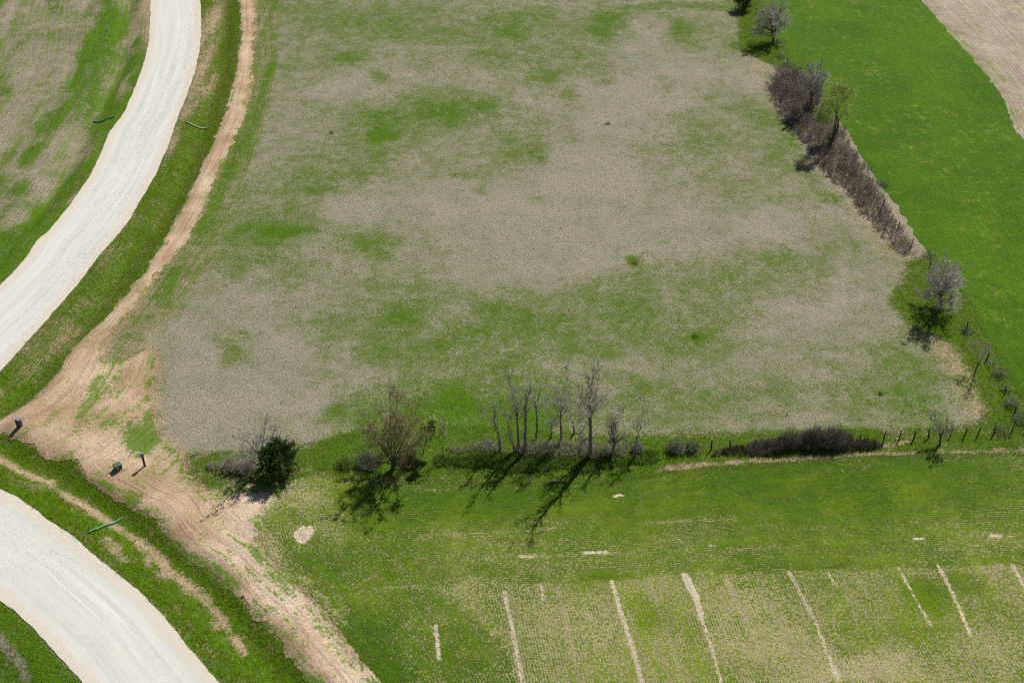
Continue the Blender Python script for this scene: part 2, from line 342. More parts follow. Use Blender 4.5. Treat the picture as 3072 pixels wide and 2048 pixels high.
def land_mat(name, bareA, bareB, soilA, soilB, thin, deep, fine=3.6, contrast=.75, bump=.55, row_sp=.45, grain=1.2, ruts=.42):
    """ground carrying a mix of bare/dead cover and green plants, driven by the surveyed cover attribute"""
    k = N(name)
    p = k.pos()
    gA, so_, lu, fs, fa, st, rc, ra = (k.attr(a) for a in ('cover', 'soil', 'lush', 'flow_s', 'flow_a', 'streak', 'rowc', 'rowamp'))
    nf = k.kon(k.noise(p, fine, 4.0, .7))
    nm = k.noise(p, .9, 3.0)
    nl = k.noise(p, .16, 3.0)
    ns = k.noise(k.vec(k.math('MULTIPLY', fs, 1.0), k.math('MULTIPLY', fa, .03)), 2.2, 3.0, .65)
    ncl = k.kon(k.noise(p, .38, 4.0, .65))
    row = k.math('SINE', k.math('ADD', k.math('MULTIPLY', rc, 2 * math.pi / row_sp), k.math('MULTIPLY', nm, .8)))
    rowt = k.math('MULTIPLY', row, ra)
    cov = k.math('ADD', gA, k.math('MULTIPLY', k.math('SUBTRACT', nf, .5), contrast * 1.15))
    cov = k.math('ADD', cov, k.math('MULTIPLY', k.math('SUBTRACT', nm, .5), .6))
    cov = k.math('ADD', cov, k.math('MULTIPLY', k.math('MULTIPLY', k.math('SUBTRACT', k.kon(ns), .5), st), .75))
    cov = k.math('ADD', cov, k.math('MULTIPLY', k.math('SUBTRACT', ncl, .5), .34))
    cov = k.math('ADD', cov, k.math('MULTIPLY', rowt, .16))
    f = k.smooth(cov, .26, .74)
    bare = k.mix(k.smooth(nl, .35, .65), s2l(bareA), s2l(bareB))
    sl_ = k.mix(k.smooth(nl, .35, .65), s2l(soilA), s2l(soilB))
    bare = k.mix(so_, bare, sl_)
    gv = k.math('ADD', lu, k.math('MULTIPLY', k.math('SUBTRACT', nm, .5), .9))
    gv = k.math('ADD', gv, k.math('MULTIPLY', k.math('SUBTRACT', nl, .5), .8))
    green = k.mix(k.smooth(gv, 0.0, 1.0), s2l(thin), s2l(deep))
    c = k.mix(f, bare, green)
    n3 = k.kon(k.noise(p, fine * 2.2, 3.0, .7))
    val = k.math('ADD', 1.0 - grain * .5, k.math('MULTIPLY', k.math('ADD', k.math('MULTIPLY', n3, .6), k.math('MULTIPLY', nf, .4)), grain))
    val = k.math('ADD', val, k.math('MULTIPLY', k.math('MULTIPLY', k.math('SUBTRACT', k.kon(ns), .5), st), ruts))
    c = k.mul(c, k.math('ADD', val, k.math('MULTIPLY', rowt, .16)))
    k.color(c)
    hgt = k.math('ADD', k.math('ADD', k.math('MULTIPLY', nf, 1.0), k.math('MULTIPLY', n3, .5)), k.math('ADD', k.math('MULTIPLY', rowt, .13), k.math('MULTIPLY', nm, .3)))
    k.bump(hgt, bump, .38)
    return k.m

BARE_A, BARE_B = (167, 157, 136), (156, 151, 127)
SOIL_A, SOIL_B = (196, 168, 134), (186, 156, 126)
THIN, DEEP = (112, 124, 62), (84, 118, 6)
M = {}
M['ground'] = land_mat('stubble_ground', BARE_A, BARE_B, SOIL_A, SOIL_B, THIN, DEEP)
M['dirt'] = land_mat('bare_dirt', (214, 190, 166), (206, 180, 152), (204, 176, 148), (176, 146, 116), THIN, DEEP, 3.0, .6, .28, .36, .75, .6)
M['plow'] = land_mat('ploughed_soil', (186, 170, 150), (172, 154, 136), (184, 168, 148), (168, 150, 130), THIN, DEEP, 3.2, .55, .4, .62, .9, .5)
M['strip'] = land_mat('young_cereal', (170, 172, 70), (168, 158, 84), SOIL_A, SOIL_B, (86, 120, 8), (66, 104, 4), 3.4, .5, .5, .5)

def crop_mat():
    k = N('drilled_cereal')
    p = k.pos()
    gA, rh, rv, vm, bare_d, lu = (k.attr(a) for a in ('cover', 'row_head', 'row_main', 'main_part', 'skip', 'lush'))
    nf = k.kon(k.noise(p, 3.6, 4.0, .7)); nm = k.noise(p, .8, 3.0); nl = k.noise(p, .14, 3.0)
    n3 = k.kon(k.noise(p, 8.0, 3.0, .7))
    w_ = k.math('MULTIPLY', nm, 2.2)
    r1 = k.math('SINE', k.math('ADD', k.math('MULTIPLY', rh, 2 * math.pi / .27), w_))
    r2 = k.math('SINE', k.math('ADD', k.math('MULTIPLY', rv, 2 * math.pi / .27), w_))
    row = k.mixf(vm, r1, r2)
    long_ = k.mixf(vm, k.noise(k.vec(rh, k.math('MULTIPLY', rv, .06)), 1.3, 3.0), k.noise(k.vec(rv, k.math('MULTIPLY', rh, .06)), 1.3, 3.0))
    cov = k.math('ADD', gA, k.math('MULTIPLY', k.math('SUBTRACT', nf, .5), .85))
    cov = k.math('ADD', cov, k.math('MULTIPLY', k.math('MULTIPLY', row, k.smooth(nl, .34, .66)), .15))
    cov = k.math('ADD', cov, k.math('MULTIPLY', k.math('SUBTRACT', long_, .5), .7))
    cov = k.math('ADD', cov, k.math('MULTIPLY', k.math('SUBTRACT', nm, .5), .4))
    f = k.smooth(cov, .2, .8)
    bd = k.math('ADD', bare_d, k.math('MULTIPLY', k.math('SUBTRACT', k.noise(p, 2.4, 3.0, .6), .5), .75))
    f = k.math('MULTIPLY', f, k.smooth(bd, -.08, .12))
    soil_ = k.mix(k.smooth(bare_d, .0, .3), s2l((206, 188, 160)), s2l((178, 166, 124)))
    gv = k.math('ADD', lu, k.math('ADD', k.math('MULTIPLY', k.math('SUBTRACT', nl, .5), 1.2), k.math('MULTIPLY', k.math('SUBTRACT', nm, .5), .6)))
    green = k.mix(k.smooth(gv, 0.0, 1.0), s2l((116, 134, 24)), s2l((70, 100, 6)))
    c = k.mul(k.mix(f, soil_, green), k.math('ADD', k.math('MULTIPLY', k.math('SUBTRACT', k.kon(long_), .5), .25), k.math('ADD', .42, k.math('MULTIPLY', k.math('ADD', k.math('MULTIPLY', n3, .6), k.math('MULTIPLY', nf, .4)), 1.15))))
    k.color(c)
    k.bump(k.math('ADD', k.math('ADD', nf, k.math('MULTIPLY', n3, .5)), k.math('ADD', k.math('MULTIPLY', row, .16), k.math('MULTIPLY', f, .25))), .5, .26)
    return k.m
M['crop'] = crop_mat()

def gravel_mat():
    k = N('white_gravel')
    p = k.pos()
    a, s, e = k.attr('along'), k.attr('across'), k.attr('edge')
    n1 = k.noise(p, 5.5, 4.0, .7); n2 = k.noise(p, .5, 3.0)
    ns = k.noise(k.vec(s, k.math('MULTIPLY', a, .03)), 1.1, 4.0, .65)
    nt_ = k.noise(k.vec(s, k.math('MULTIPLY', a, .012)), 3.0, 2.0, .5)
    c = k.mix(k.smooth(ns, .32, .68), s2l((200, 199, 190)), s2l((214, 213, 205)))
    c = k.mix(k.math('MULTIPLY', k.smooth(nt_, .58, .72), .5), c, s2l((236, 236, 232)))
    c = k.mix(k.math('MULTIPLY', k.smooth(n2, .45, .7), .35), c, s2l((218, 214, 200)))
    ed = k.math('ADD', e, k.math('MULTIPLY', k.math('SUBTRACT', k.noise(p, .9, 4.0, .65), .5), 1.6))
    c = k.mix(k.math('SUBTRACT', 1.0, k.smooth(ed, .5, 1.9)), c, s2l((210, 200, 184)))
    c = k.mul(c, k.math('ADD', .78, k.math('MULTIPLY', n1, .42)))
    k.color(c)
    k.bump(k.math('ADD', k.math('MULTIPLY', n1, .7), k.math('MULTIPLY', ns, .4)), .35, .10)
    return k.m
M['gravel'] = gravel_mat()

def bark_mat(name, a, b):
    k = N(name)
    n = k.noise(k.pos(), 7.0, 4.0, .7)
    k.color(k.mix(k.smooth(n, .3, .7), s2l(a), s2l(b)))
    k.bump(n, .4, .05)
    return k.m
M['bark'] = bark_mat('grey_bark', (84, 76, 70), (128, 120, 112))
M['bark_pale'] = bark_mat('weathered_bark', (108, 100, 95), (164, 157, 150))
M['twig'] = bark_mat('grey_twig', (160, 152, 136), (200, 194, 176))
M['twig_pale'] = bark_mat('pale_twig', (176, 168, 156), (210, 204, 192))
M['twig_brown'] = bark_mat('brown_twig', (150, 138, 104), (188, 176, 134))
def brush_mat(name, a, b, c_):
    k = N(name)
    p = k.pos()
    big = k.smooth(k.noise(p, .35, 3.0, .6), .42, .6)
    k.color(k.mix(k.kon(k.noise(p, 7.0, 4.0, .7)), k.mix(big, s2l(a), s2l(c_)), k.mix(big, s2l(b), s2l(a))))
    return k.m
M['brush'] = brush_mat('brush_stem', (136, 124, 116), (184, 172, 166), (104, 96, 76))
M['brush_pink'] = bark_mat('pink_brush_stem', (168, 158, 138), (208, 198, 176))
M['post'] = bark_mat('weathered_post', (60, 56, 54), (104, 98, 92))

def leaf_mat(name, a, b, scale=2.0):
    k = N(name)
    n = k.noise(k.pos(), scale, 4.0, .7)
    k.color(k.mix(k.smooth(n, .35, .65), s2l(a), s2l(b)))
    tr = k.new('ShaderNodeBsdfTranslucent'); tr.inputs[0].default_value = s2l(b)
    mx = k.new('ShaderNodeMixShader'); mx.inputs[0].default_value = .25
    k.l.new(k.bsdf.outputs[0], mx.inputs[1]); k.l.new(tr.outputs[0], mx.inputs[2])
    k.l.new(mx.outputs[0], k.n['Material Output'].inputs[0])
    return k.m
M['bud'] = leaf_mat('olive_bud', (104, 100, 56), (146, 142, 80))
M['yleaf'] = leaf_mat('yellow_green_leaf', (126, 148, 60), (180, 196, 106))
M['cedar'] = leaf_mat('dark_cedar', (30, 50, 18), (70, 92, 38))
M['weed'] = leaf_mat('weed_leaf', (76, 118, 24), (130, 160, 60))
M['sage'] = leaf_mat('grey_green_leaf', (70, 84, 58), (112, 120, 92))

def tuft_mat():
    k = N('grass_blade')
    a = k.new('ShaderNodeAttribute', attribute_name='blade')
    k.color(a.outputs['Color'])
    tr = k.new('ShaderNodeBsdfTranslucent'); k.l.new(a.outputs['Color'], tr.inputs[0])
    mx = k.new('ShaderNodeMixShader'); mx.inputs[0].default_value = .5
    k.l.new(k.bsdf.outputs[0], mx.inputs[1]); k.l.new(tr.outputs[0], mx.inputs[2])
    k.l.new(mx.outputs[0], k.n['Material Output'].inputs[0])
    return k.m
M['tuft'] = tuft_mat()

def paint_mat(name, c, rough=.5, wear=.15):
    k = N(name)
    n = k.noise(k.pos(), 9.0, 4.0, .7)
    k.color(k.mul(s2l(c)[:3], k.math('ADD', 1 - wear, k.math('MULTIPLY', n, 2 * wear))))
    k.bsdf.inputs['Roughness'].default_value = rough
    k.bsdf.inputs['Specular IOR Level'].default_value = .4
    return k.m

# ------------------------------------------------------------------ mesh writers
def mesh_obj(name, V, Fc, mat, parent=None, attrs=None, smooth_=True, cols=None):
    me = bpy.data.meshes.new(name)
    V = np.asarray(V, np.float32).reshape(-1, 3)
    Fc = np.asarray(Fc, np.int32)
    k = Fc.shape[1]
    me.vertices.add(len(V)); me.vertices.foreach_set('co', V.ravel())
    me.loops.add(Fc.size); me.loops.foreach_set('vertex_index', Fc.ravel())
    me.polygons.add(len(Fc))
    me.polygons.foreach_set('loop_start', np.arange(0, Fc.size, k, dtype=np.int32))
    me.polygons.foreach_set('use_smooth', np.full(len(Fc), smooth_))
    me.update(calc_edges=True)
    for n_, a in (attrs or {}).items():
        at = me.attributes.new(n_, 'FLOAT', 'POINT'); at.data.foreach_set('value', np.asarray(a, np.float32).ravel())
    if cols is not None:
        at = me.attributes.new('blade', 'FLOAT_COLOR', 'POINT'); at.data.foreach_set('color', np.asarray(cols, np.float32).ravel())
    me.materials.append(mat)
    o = bpy.data.objects.new(name, me)
    C.objects.link(o)
    if parent is not None: o.parent = parent
    return o
def tag(o, label=None, cat=None, group=None, kind=None):
    if label: o['label'] = label
    if cat: o['category'] = cat
    if group: o['group'] = group
    if kind: o['kind'] = kind
    return o
def thing(name, loc, label, cat, group=None, rz=0.0):
    o = bpy.data.objects.new(name, None)
    o.empty_display_size = .3
    C.objects.link(o); o.location = loc; o.rotation_euler = (0, 0, rz)
    return tag(o, label, cat, group)

def grid_faces(ny, nx, keep=None):
    idx = np.arange(ny * nx).reshape(ny, nx)
    q = np.stack([idx[:-1, :-1], idx[:-1, 1:], idx[1:, 1:], idx[1:, :-1]], -1).reshape(-1, 4)
    return q if keep is None else q[keep]

# ground
LAND = dict(cover=g, soil=soil, lush=lush, flow_s=flow_s, flow_a=flow_a, streak=streak, rowc=rowc, rowamp=rowamp)
tag(mesh_obj('ground', np.stack([GX, GY, GZ], -1), grid_faces(*GX.shape), M['ground'], attrs=LAND),
    'grey tan field of dead grass with scattered green patches', 'field', kind='structure')

def sheet(name, sdf_fn, box, step, dz, mat, attr_fn, label, cat, rough=((.35, 1.6),)):
    """a surface laid over the ground: lattice clipped to an uneven outline"""
    x0, x1, y0, y1 = box
    X, Y = np.meshgrid(np.arange(x0, x1, step), np.arange(y0, y1, step))
    S0 = sdf_fn(X, Y)
    S = S0.copy()
    for i, (amp, sc) in enumerate(rough): S = S + amp * fbm(X, Y, sc, 101 + i, 3)
    gyy, gxx = np.gradient(S, step)
    gn = gxx ** 2 + gyy ** 2 + .15
    out = S > 0
    mv = np.where(out, np.clip(S, 0, step * 1.5), 0)
    X2, Y2 = X - mv * gxx / gn, Y - mv * gyy / gn
    ny, nx = X.shape
    ins = ~out
    anyin = (ins[:-1, :-1] | ins[:-1, 1:] | ins[1:, 1:] | ins[1:, :-1]).ravel()
    fc = grid_faces(ny, nx, anyin)
    used, inv = np.unique(fc.ravel(), return_inverse=True)
    fc = inv.reshape(-1, 4)
    xs, ys = X2.ravel()[used], Y2.ravel()[used]
    V = np.stack([xs, ys, sample(GZ, xs, ys) + dz], -1)
    at = attr_fn(xs, ys)
    o = mesh_obj(name, V, fc, mat, attrs=at)
    return tag(o, label, cat, kind='structure')
def land_at(xs, ys, **over):
    r = {n_: sample(a, xs, ys) for n_, a in LAND.items()}
    r.update(over)
    return r

# gravel roads
def road_attr(left, right):
    def fn(xs, ys):
        dl_, _, al = line_dist(xs, ys, left)
        dr_, _, _ = line_dist(xs, ys, right)
        return dict(along=al, across=dl_, edge=np.minimum(dl_, dr_))
    return fn
sheet('gravel_road', lambda X, Y: poly_sdf(X, Y, up_poly), (-128, -20, 70, 262), .3, .05, M['gravel'], road_attr(up_L, up_R),
      'white gravel road curving from the top edge to the left edge', 'road', ((.2, 4.0), (.12, 1.2)))
sheet('gravel_road', lambda X, Y: poly_sdf(X, Y, lo_poly), (-100, -5, 46, 125), .3, .06, M['gravel'], road_attr(lo_U, lo_D),
      'white gravel road crossing the lower left corner', 'road', ((.18, 4.0), (.12, 1.0)))

# dirt track
def dirt_attr(xs, ys):
    d1 = line_dist(xs, ys, smooth(trk_L, 4))[0]
    d2 = line_dist(xs, ys, smooth(trk_lo, 4))[0]
    edge = np.abs(poly_sdf(xs, ys, dirt_poly)); dcr = poly_sdf(xs, ys, crop_poly)
    low = sstep(90, 84, ys) if False else (ys < 92).astype(float)
    gg = np.where(ys > 92, .05 + .5 * np.clip(fbm(d1 * 1.6, line_dist(xs, ys, trk_L)[2] * .3, 2.0, 17, 3) + .05, 0, 1) * sstep(1.5, 4, d1) * (xs > -78), .05)
    wx, wy = xs + 1.2 * fbm(xs, ys, 4, 5, 3), ys + 1.2 * fbm(xs, ys, 4, 6, 3)
    gg = paint_blobs(gg, [(200, 935, 18, 40, .6), (260, 975, 50, 24, .62), (325, 990, 40, 40, .9), (330, 1020, 26, 20, .95), (300, 920, 20, 30, .12), (235, 885, 20, 30, .7), (420, 1060, 20, 14, .5), (340, 850, 16, 40, .4), (270, 890, 30, 40, .5), (350, 900, 14, 60, .45), (440, 1075, 18, 14, .95), (395, 1040, 30, 14, .4), (160, 1040, 14, 10, .4), (100, 970, 10, 6, .35), (560, 1105, 70, 16, .55), (480, 1100, 30, 14, .7)], wx, wy)
    gg = gg + np.where(ys < 92, .22, .12) * np.clip(fbm(xs, ys, 3, 18, 3) * 2.2, 0, 1)
    gg = gg + np.where(ys < 92, .5, .3) * (1 - sstep(.1, np.where(ys < 92, 1.8, .9), edge + .8 * fbm(xs, ys, 1.4, 8, 3)))
    pale = np.clip((1 - sstep(2.0, 4.2, dcr + 1.5 * fbm(xs, ys, 3, 19, 3))) * (ys < 92), 0, 1)
    turn = sstep(-75, -60, xs) * (ys > 90)
    return dict(cover=np.clip(gg, 0, 1), soil=np.clip(1 - pale * .9, 0, 1), lush=np.full(xs.shape, .45), flow_s=np.where(ys < 92, d2 + 50, d1), flow_a=np.where(ys < 92, line_dist(xs, ys, smooth(trk_lo, 4))[2], line_dist(xs, ys, smooth(trk_L, 4))[2]), streak=np.where(ys < 92, .8 * (1 - sstep(5.5, 8.5, d2)) + .25, .9), rowc=np.where(ys < 92, d2, d1), rowamp=.45 * np.where(ys < 92, 1.1 * sstep(3.0, 5.0, dcr) * (1 - sstep(5, 8, d2)) + .35 * sstep(80, 88, ys), 1.0) * sstep(.3, 1.2, edge) * (.4 + 1.2 * np.clip(.5 + fbm(xs, ys, 6, 12, 2), 0, 1)))
sheet('dirt_track', lambda X, Y: poly_sdf(X, Y, dirt_poly), (-100, -4, 46, 262), .3, .035, M['dirt'], dirt_attr,
      'bare brown dirt track with wheel and drill lines beside the gravel roads', 'track', ((.8, 1.8), (.5, .7)))

# drilled cereal field in the foreground
main_poly = D([(1000, 1345), (1200, 1340), (1400, 1332), (1570, 1318), (1800, 1311), (2352, 1298), (2900, 1285), (2900, 1900), (1250, 1900), (1230, 1640), (1150, 1480)])
row_dir = P([(1512, 1776), (1567, 2044)]); row_dir = (row_dir[1] - row_dir[0]) / np.linalg.norm(row_dir[1] - row_dir[0])
row_nrm = np.array([-row_dir[1], row_dir[0]])
skips = [([(1158, 1360), (1172, 1420), (1185, 1490), (1200, 1570)], .11), ([(1405, 1335), (1425, 1400), (1450, 1480), (1478, 1575)], .14), ([(1573, 1320), (1598, 1370)], .34), ([(1598, 1370), (1612, 1420)], .22), ([(1612, 1420), (1635, 1490), (1658, 1570)], .08),
         ([(1812, 1312), (1830, 1345), (1870, 1420), (1905, 1510), (1925, 1560)], .08), ([(2065, 1305), (2090, 1350), (2120, 1405), (2140, 1440)], .07), ([(2155, 1300), (2180, 1345), (2205, 1400), (2228, 1455)], .13), ([(2326, 1297), (2340, 1325), (2365, 1370)], .12),
         ([(1000, 1437), (1008, 1512)], .15), ([(1192, 1277), (1228, 1277)], .11), ([(1343, 1269), (1393, 1267)], .15), ([(2098, 1237), (2124, 1237)], .11), ([(2276, 1231), (2298, 1232)], .14), ([(1412, 1139), (1430, 1137)], .14), ([(1630, 1252), (1640, 1253)], .08), ([(1900, 1312), (1918, 1342)], .04), ([(1242, 1340), (1248, 1380)], .04)]
trails = [([(845, 1242), (960, 1230), (1130, 1222), (1400, 1206), (1500, 1200), (1700, 1190)], .45), ([(845, 1250), (960, 1238), (1130, 1230)], .3), ([(1100, 1283), (1190, 1278), (1530, 1264), (1760, 1258), (2000, 1242), (2352, 1228)], .3),
          ([(690, 1325), (760, 1345), (850, 1352), (960, 1346), (1060, 1370), (1110, 1420), (1140, 1490), (1140, 1568)], .3), ([(1440, 1150), (1470, 1112), (1540, 1092), (1650, 1082)], .35), ([(1980, 1078), (2030, 1058), (2100, 1050)], .4), ([(2140, 1072), (2190, 1052), (2260, 1046)], .4), ([(700, 1330), (770, 1400), (850, 1490)], .25), ([(860, 1120), (1000, 1126), (1150, 1128)], .3), ([(1280, 1345), (1300, 1420), (1330, 1568)], .25), ([(1330, 1345), (1362, 1450), (1390, 1568)], .25), ([(1490, 1330), (1530, 1440), (1570, 1568)], .22), ([(1660, 1318), (1720, 1440), (1780, 1568)], .25), ([(1770, 1313), (1850, 1470)], .2), ([(2230, 1300), (2300, 1430), (2352, 1500)], .2), ([(1960, 1310), (2060, 1500)], .2), ([(1070, 1345), (1090, 1420), (1100, 1568)], .25), ([(1780, 1240), (1760, 1200), (1720, 1150)], .25)]
def crop_attr(xs, ys):
    dh, _, ah = line_dist(xs, ys, crop_edge_s)
    rv = xs * row_nrm[0] + ys * row_nrm[1]
    rv = rv + .004 * (ys - 75) ** 2 * 0
    ms = poly_sdf(xs, ys, main_poly)
    main = 1 - sstep(-.3, .3, ms + .8 * fbm(xs, ys, 1.0, 14, 2))
    gg = np.where(main > .5, .56, .77)
    gg = gg * 1.0 + .22 * fbm(xs, ys, 9, 15, 3)
    wx, wy = xs + 2 * fbm(xs, ys, 5, 5, 3), ys + 2 * fbm(xs, ys, 5, 6, 3)
    gg = paint_blobs(gg, [(1900, 1120, 500, 60, 1.0), (1100, 1150, 350, 50, .96), (1500, 1150, 100, 30, .9), (900, 1180, 60, 60, .9), (1320, 1270, 200, 50, .62, .8), (2000, 1240, 250, 40, .82), (2250, 1240, 130, 30, .6), (1380, 1315, 40, 12, .92), (2130, 1365, 40, 36, 1.0), (1620, 1470, 30, 40, .85), (1480, 1420, 40, 50, .8), (1080, 1500, 60, 40, .85), (1950, 1440, 50, 40, .8), (2090, 1470, 60, 30, .75), (2220, 1340, 50, 24, .85), (1480, 1340, 60, 16, .5), (850, 1300, 120, 60, .78), (860, 1440, 60, 60, .92), (900, 1540, 50, 40, .9), (1900, 1400, 120, 60, .56), (1700, 1400, 100, 50, .36), (1750, 1480, 120, 40, .34), (1980, 1540, 160, 40, .22), (1300, 1420, 120, 50, .42), (2280, 1500, 100, 50, .4), (1300, 1540, 120, 40, .5), (1560, 1500, 70, 40, .5), (1000, 1420, 90, 40, .7), (1100, 1350, 60, 20, .5), (1500, 1560, 60, 40, .5), (690, 1140, 70, 34, .42), (640, 1240, 40, 60, .6), (740, 1200, 60, 40, .55)], wx, wy)
    sk = np.full(xs.shape, 3.0)
    for pts, wd in skips:
        sk = np.minimum(sk, line_dist(xs, ys, D(pts))[0] - wd)
    c = G(698 * K, 1227 * K)
    sk = np.minimum(sk, np.hypot(xs - c[0], (ys - c[1]) * .9) - .95 + .5 * fbm(xs, ys, .9, 3, 2))
    edge = dh
    gg = gg - .25 * (1 - sstep(.2, 2.0, edge)) * (xs < -12)
    low_edge = (1 - sstep(1.8, 3.6, dh + .8 * fbm(xs, ys, 1.5, 44, 2))) * (1 - sstep(70, 76, ys)) * (xs < -5)
    gg = np.maximum(gg, low_edge)
    for pts, amt in trails:
        d = line_dist(xs, ys, smooth(D(pts), 4))[0] + .25 * fbm(xs, ys, 1.1, 45, 2)
        gg = gg - amt * .8 * (1 - sstep(.04, .26, d)) * np.clip(.55 + 1.3 * fbm(xs, ys, 4, 46, 2), 0, 1)
    lu = np.where(main > .5, .45, .58) + .6 * low_edge + .3 * fbm(xs, ys, 12, 16, 3) + .35 * (1 - sstep(.5, 5, dh)) * (xs > -12)
    return dict(cover=np.clip(gg, 0, 1), row_head=dh, row_main=rv, main_part=main, skip=sk, lush=lu)
sheet('crop_field', lambda X, Y: poly_sdf(X, Y, crop_poly), (-40, 92, 40, 106), .2, .03, M['crop'], crop_attr,
      'green drilled cereal field with thin rows and bare skips across the foreground', 'field', ((.3, 1.2), (.2, .5)))
# cereal strip on the right
def strip_attr(xs, ys):
    d, _, a = line_dist(xs, ys, strip_L)
    gg = .92 + .2 * fbm(xs, ys, 14, 25, 3)
    wx, wy = xs + 3 * fbm(xs, ys, 8, 5, 3), ys + 3 * fbm(xs, ys, 8, 6, 3)
    gg = paint_blobs(gg, [(2000, 170, 60, 40, .80), (2260, 500, 60, 60, .84), (2330, 700, 50, 60, .84)], wx, wy)
    return dict(cover=np.clip(gg, 0, 1), soil=np.zeros(xs.shape), lush=.55 + .5 * fbm(xs, ys, 10, 26, 3), flow_s=d + 20, flow_a=a, streak=np.full(xs.shape, .5), rowc=d, rowamp=np.full(xs.shape, .3))
sheet('crop_field', lambda X, Y: poly_sdf(X, Y, strip_poly), (20, 128, 90, 262), .4, .03, M['strip'], strip_attr,
      'bright green cereal strip running down the right side', 'field', ((.5, 1.6), (.3, .8)))
def plow_attr(xs, ys):
    d, _, a = line_dist(xs, ys, strip_R)
    gg = .10 + .2 * fbm(xs, ys, 5, 27, 3) * (1 - sstep(3, 12, d)) + .30 * (1 - sstep(.2, 4.5, d))
    return dict(cover=np.clip(gg, 0, 1), soil=np.full(xs.shape, .5), lush=np.full(xs.shape, .1), flow_s=d + 40, flow_a=a, streak=np.full(xs.shape, .9), rowc=d, rowamp=np.full(xs.shape, .9))
sheet('ploughed_field', lambda X, Y: poly_sdf(X, Y, plow_poly), (40, 128, 120, 262), .4, .04, M['plow'], plow_attr,
      'pinkish bare ploughed field in the top right corner', 'field', ((.4, 1.4), (.3, .7)))

# ------------------------------------------------------------------ grass: real blades on the verges, the banks and the field
def tufts(name, n, accept, hgt, width, nb, colfn, label, spread=.12, box=(-110, 110, 50, 250), kind='stuff', cat='grass'):
    """accept(x, y) -> probability; every tuft is nb narrow bent blades"""
    xs, ys = [], []
    tot = 0
    while tot < n:
        x = rng.uniform(box[0], box[1], n * 2); y = rng.uniform(box[2], box[3], n * 2)
        k = rng.random(len(x)) < accept(x, y)
        xs.append(x[k]); ys.append(y[k]); tot += k.sum()
        if tot < n * .02: break
    x = np.concatenate(xs)[:n]; y = np.concatenate(ys)[:n]
    n = len(x)
    z = sample(GZ, x, y)
    col = colfn(x, y)                                    # n x 3 linear
    x = np.repeat(x, nb) + rng.normal(0, spread, n * nb); y = np.repeat(y, nb) + rng.normal(0, spread, n * nb)
    z = np.repeat(z, nb)
    col = np.repeat(col, nb, 0) * rng.uniform(.7, 1.3, (n * nb, 1))
    N_ = n * nb
    h = hgt * rng.uniform(.5, 1.3, N_); a = rng.uniform(0, 2 * math.pi, N_); ln = rng.uniform(.1, .8, N_) * h
    b = a + rng.uniform(-1, 1, N_) + math.pi / 2
    wv = width * rng.uniform(.6, 1.3, N_)
    p0 = np.stack([x - np.cos(b) * wv, y - np.sin(b) * wv, z - .02], -1); p1 = np.stack([x + np.cos(b) * wv, y + np.sin(b) * wv, z - .02], -1)
    p2 = np.stack([x + np.cos(a) * ln, y + np.sin(a) * ln, z + h], -1)
    V = np.stack([p0, p1, p2], 1).reshape(-1, 3)
    cc = np.ones((N_, 3, 4)); cc[:, :, :3] = col[:, None, :]
    o = mesh_obj(name, V, np.arange(3 * N_).reshape(-1, 3), M['tuft'], smooth_=False, cols=cc.reshape(-1, 4))
    return tag(o, label, cat, kind=kind)
def blend_cols(cA, cB, t): 
    a, b = np.array(s2l(cA)[:3]), np.array(s2l(cB)[:3])
    return a + (b - a) * t[:, None]
def cov_col(x, y, dry=(150, 140, 116), gr=(64, 98, 22), gr2=(100, 122, 44)):
    c = np.clip(sample(g, x, y) + rng.normal(0, .16, len(x)), 0, 1)
    t = (rng.random(len(x)) < c)
    gcol = blend_cols(gr2, gr, rng.random(len(x)))
    return np.where(t[:, None], gcol, blend_cols(dry, (178, 166, 138), rng.random(len(x))))
WEEDROW = D([(1000, 1046), (1100, 1040), (1200, 1046), (1300, 1052), (1420, 1050), (1500, 1040), (1490, 1062), (1400, 1080), (1200, 1078), (1000, 1070)])
SD = dict(weeds=poly_sdf(GX, GY, WEEDROW), hedge=poly_sdf(GX, GY, hedge), verge=np.minimum(poly_sdf(GX, GY, verge_poly), poly_sdf(GX, GY, low_v)), bank=poly_sdf(GX, GY, bank), brush=poly_sdf(GX, GY, brushfloor), dirt=poly_sdf(GX, GY, dirt_poly), crop=poly_sdf(GX, GY, crop_poly), strip=poly_sdf(GX, GY, strip_poly), plow=poly_sdf(GX, GY, plow_poly))
offroad = lambda x, y: (np.minimum(sample(DU, x, y), sample(DL, x, y)) > -.1)
tufts('bank_grass', 30000, lambda x, y: (sample(np.minimum(SD['hedge'], SD['bank']), x, y) < .4) * .9, .2, .03, 3,
      lambda x, y: cov_col(x, y, gr=(106, 136, 14), gr2=(154, 168, 50)), 'tall lush green grass along the fence banks', .16, (-70, 108, 80, 232))
tufts('hedge_weeds', 3200, lambda x, y: (sample(SD['weeds'], x, y) + 1.2 * fbm(x, y, 2.5, 33, 2) < .2) * 1.0, .42, .05, 4,
      lambda x, y: cov_col(x, y, gr=(84, 122, 24), gr2=(132, 154, 60)), 'tall dark green weeds in front of the dead trees', .2, (-30, 70, 80, 110))
tufts('verge_grass', 36000, lambda x, y: (sample(SD['verge'], x, y) < .1) * offroad(x, y) * np.clip(sample(g, x, y), .15, 1), .15, .03, 4,
      lambda x, y: cov_col(x, y, gr=(106, 132, 12), gr2=(168, 170, 44)), 'short green grass in the ditches beside the gravel roads', .14, (-110, 0, 48, 250))
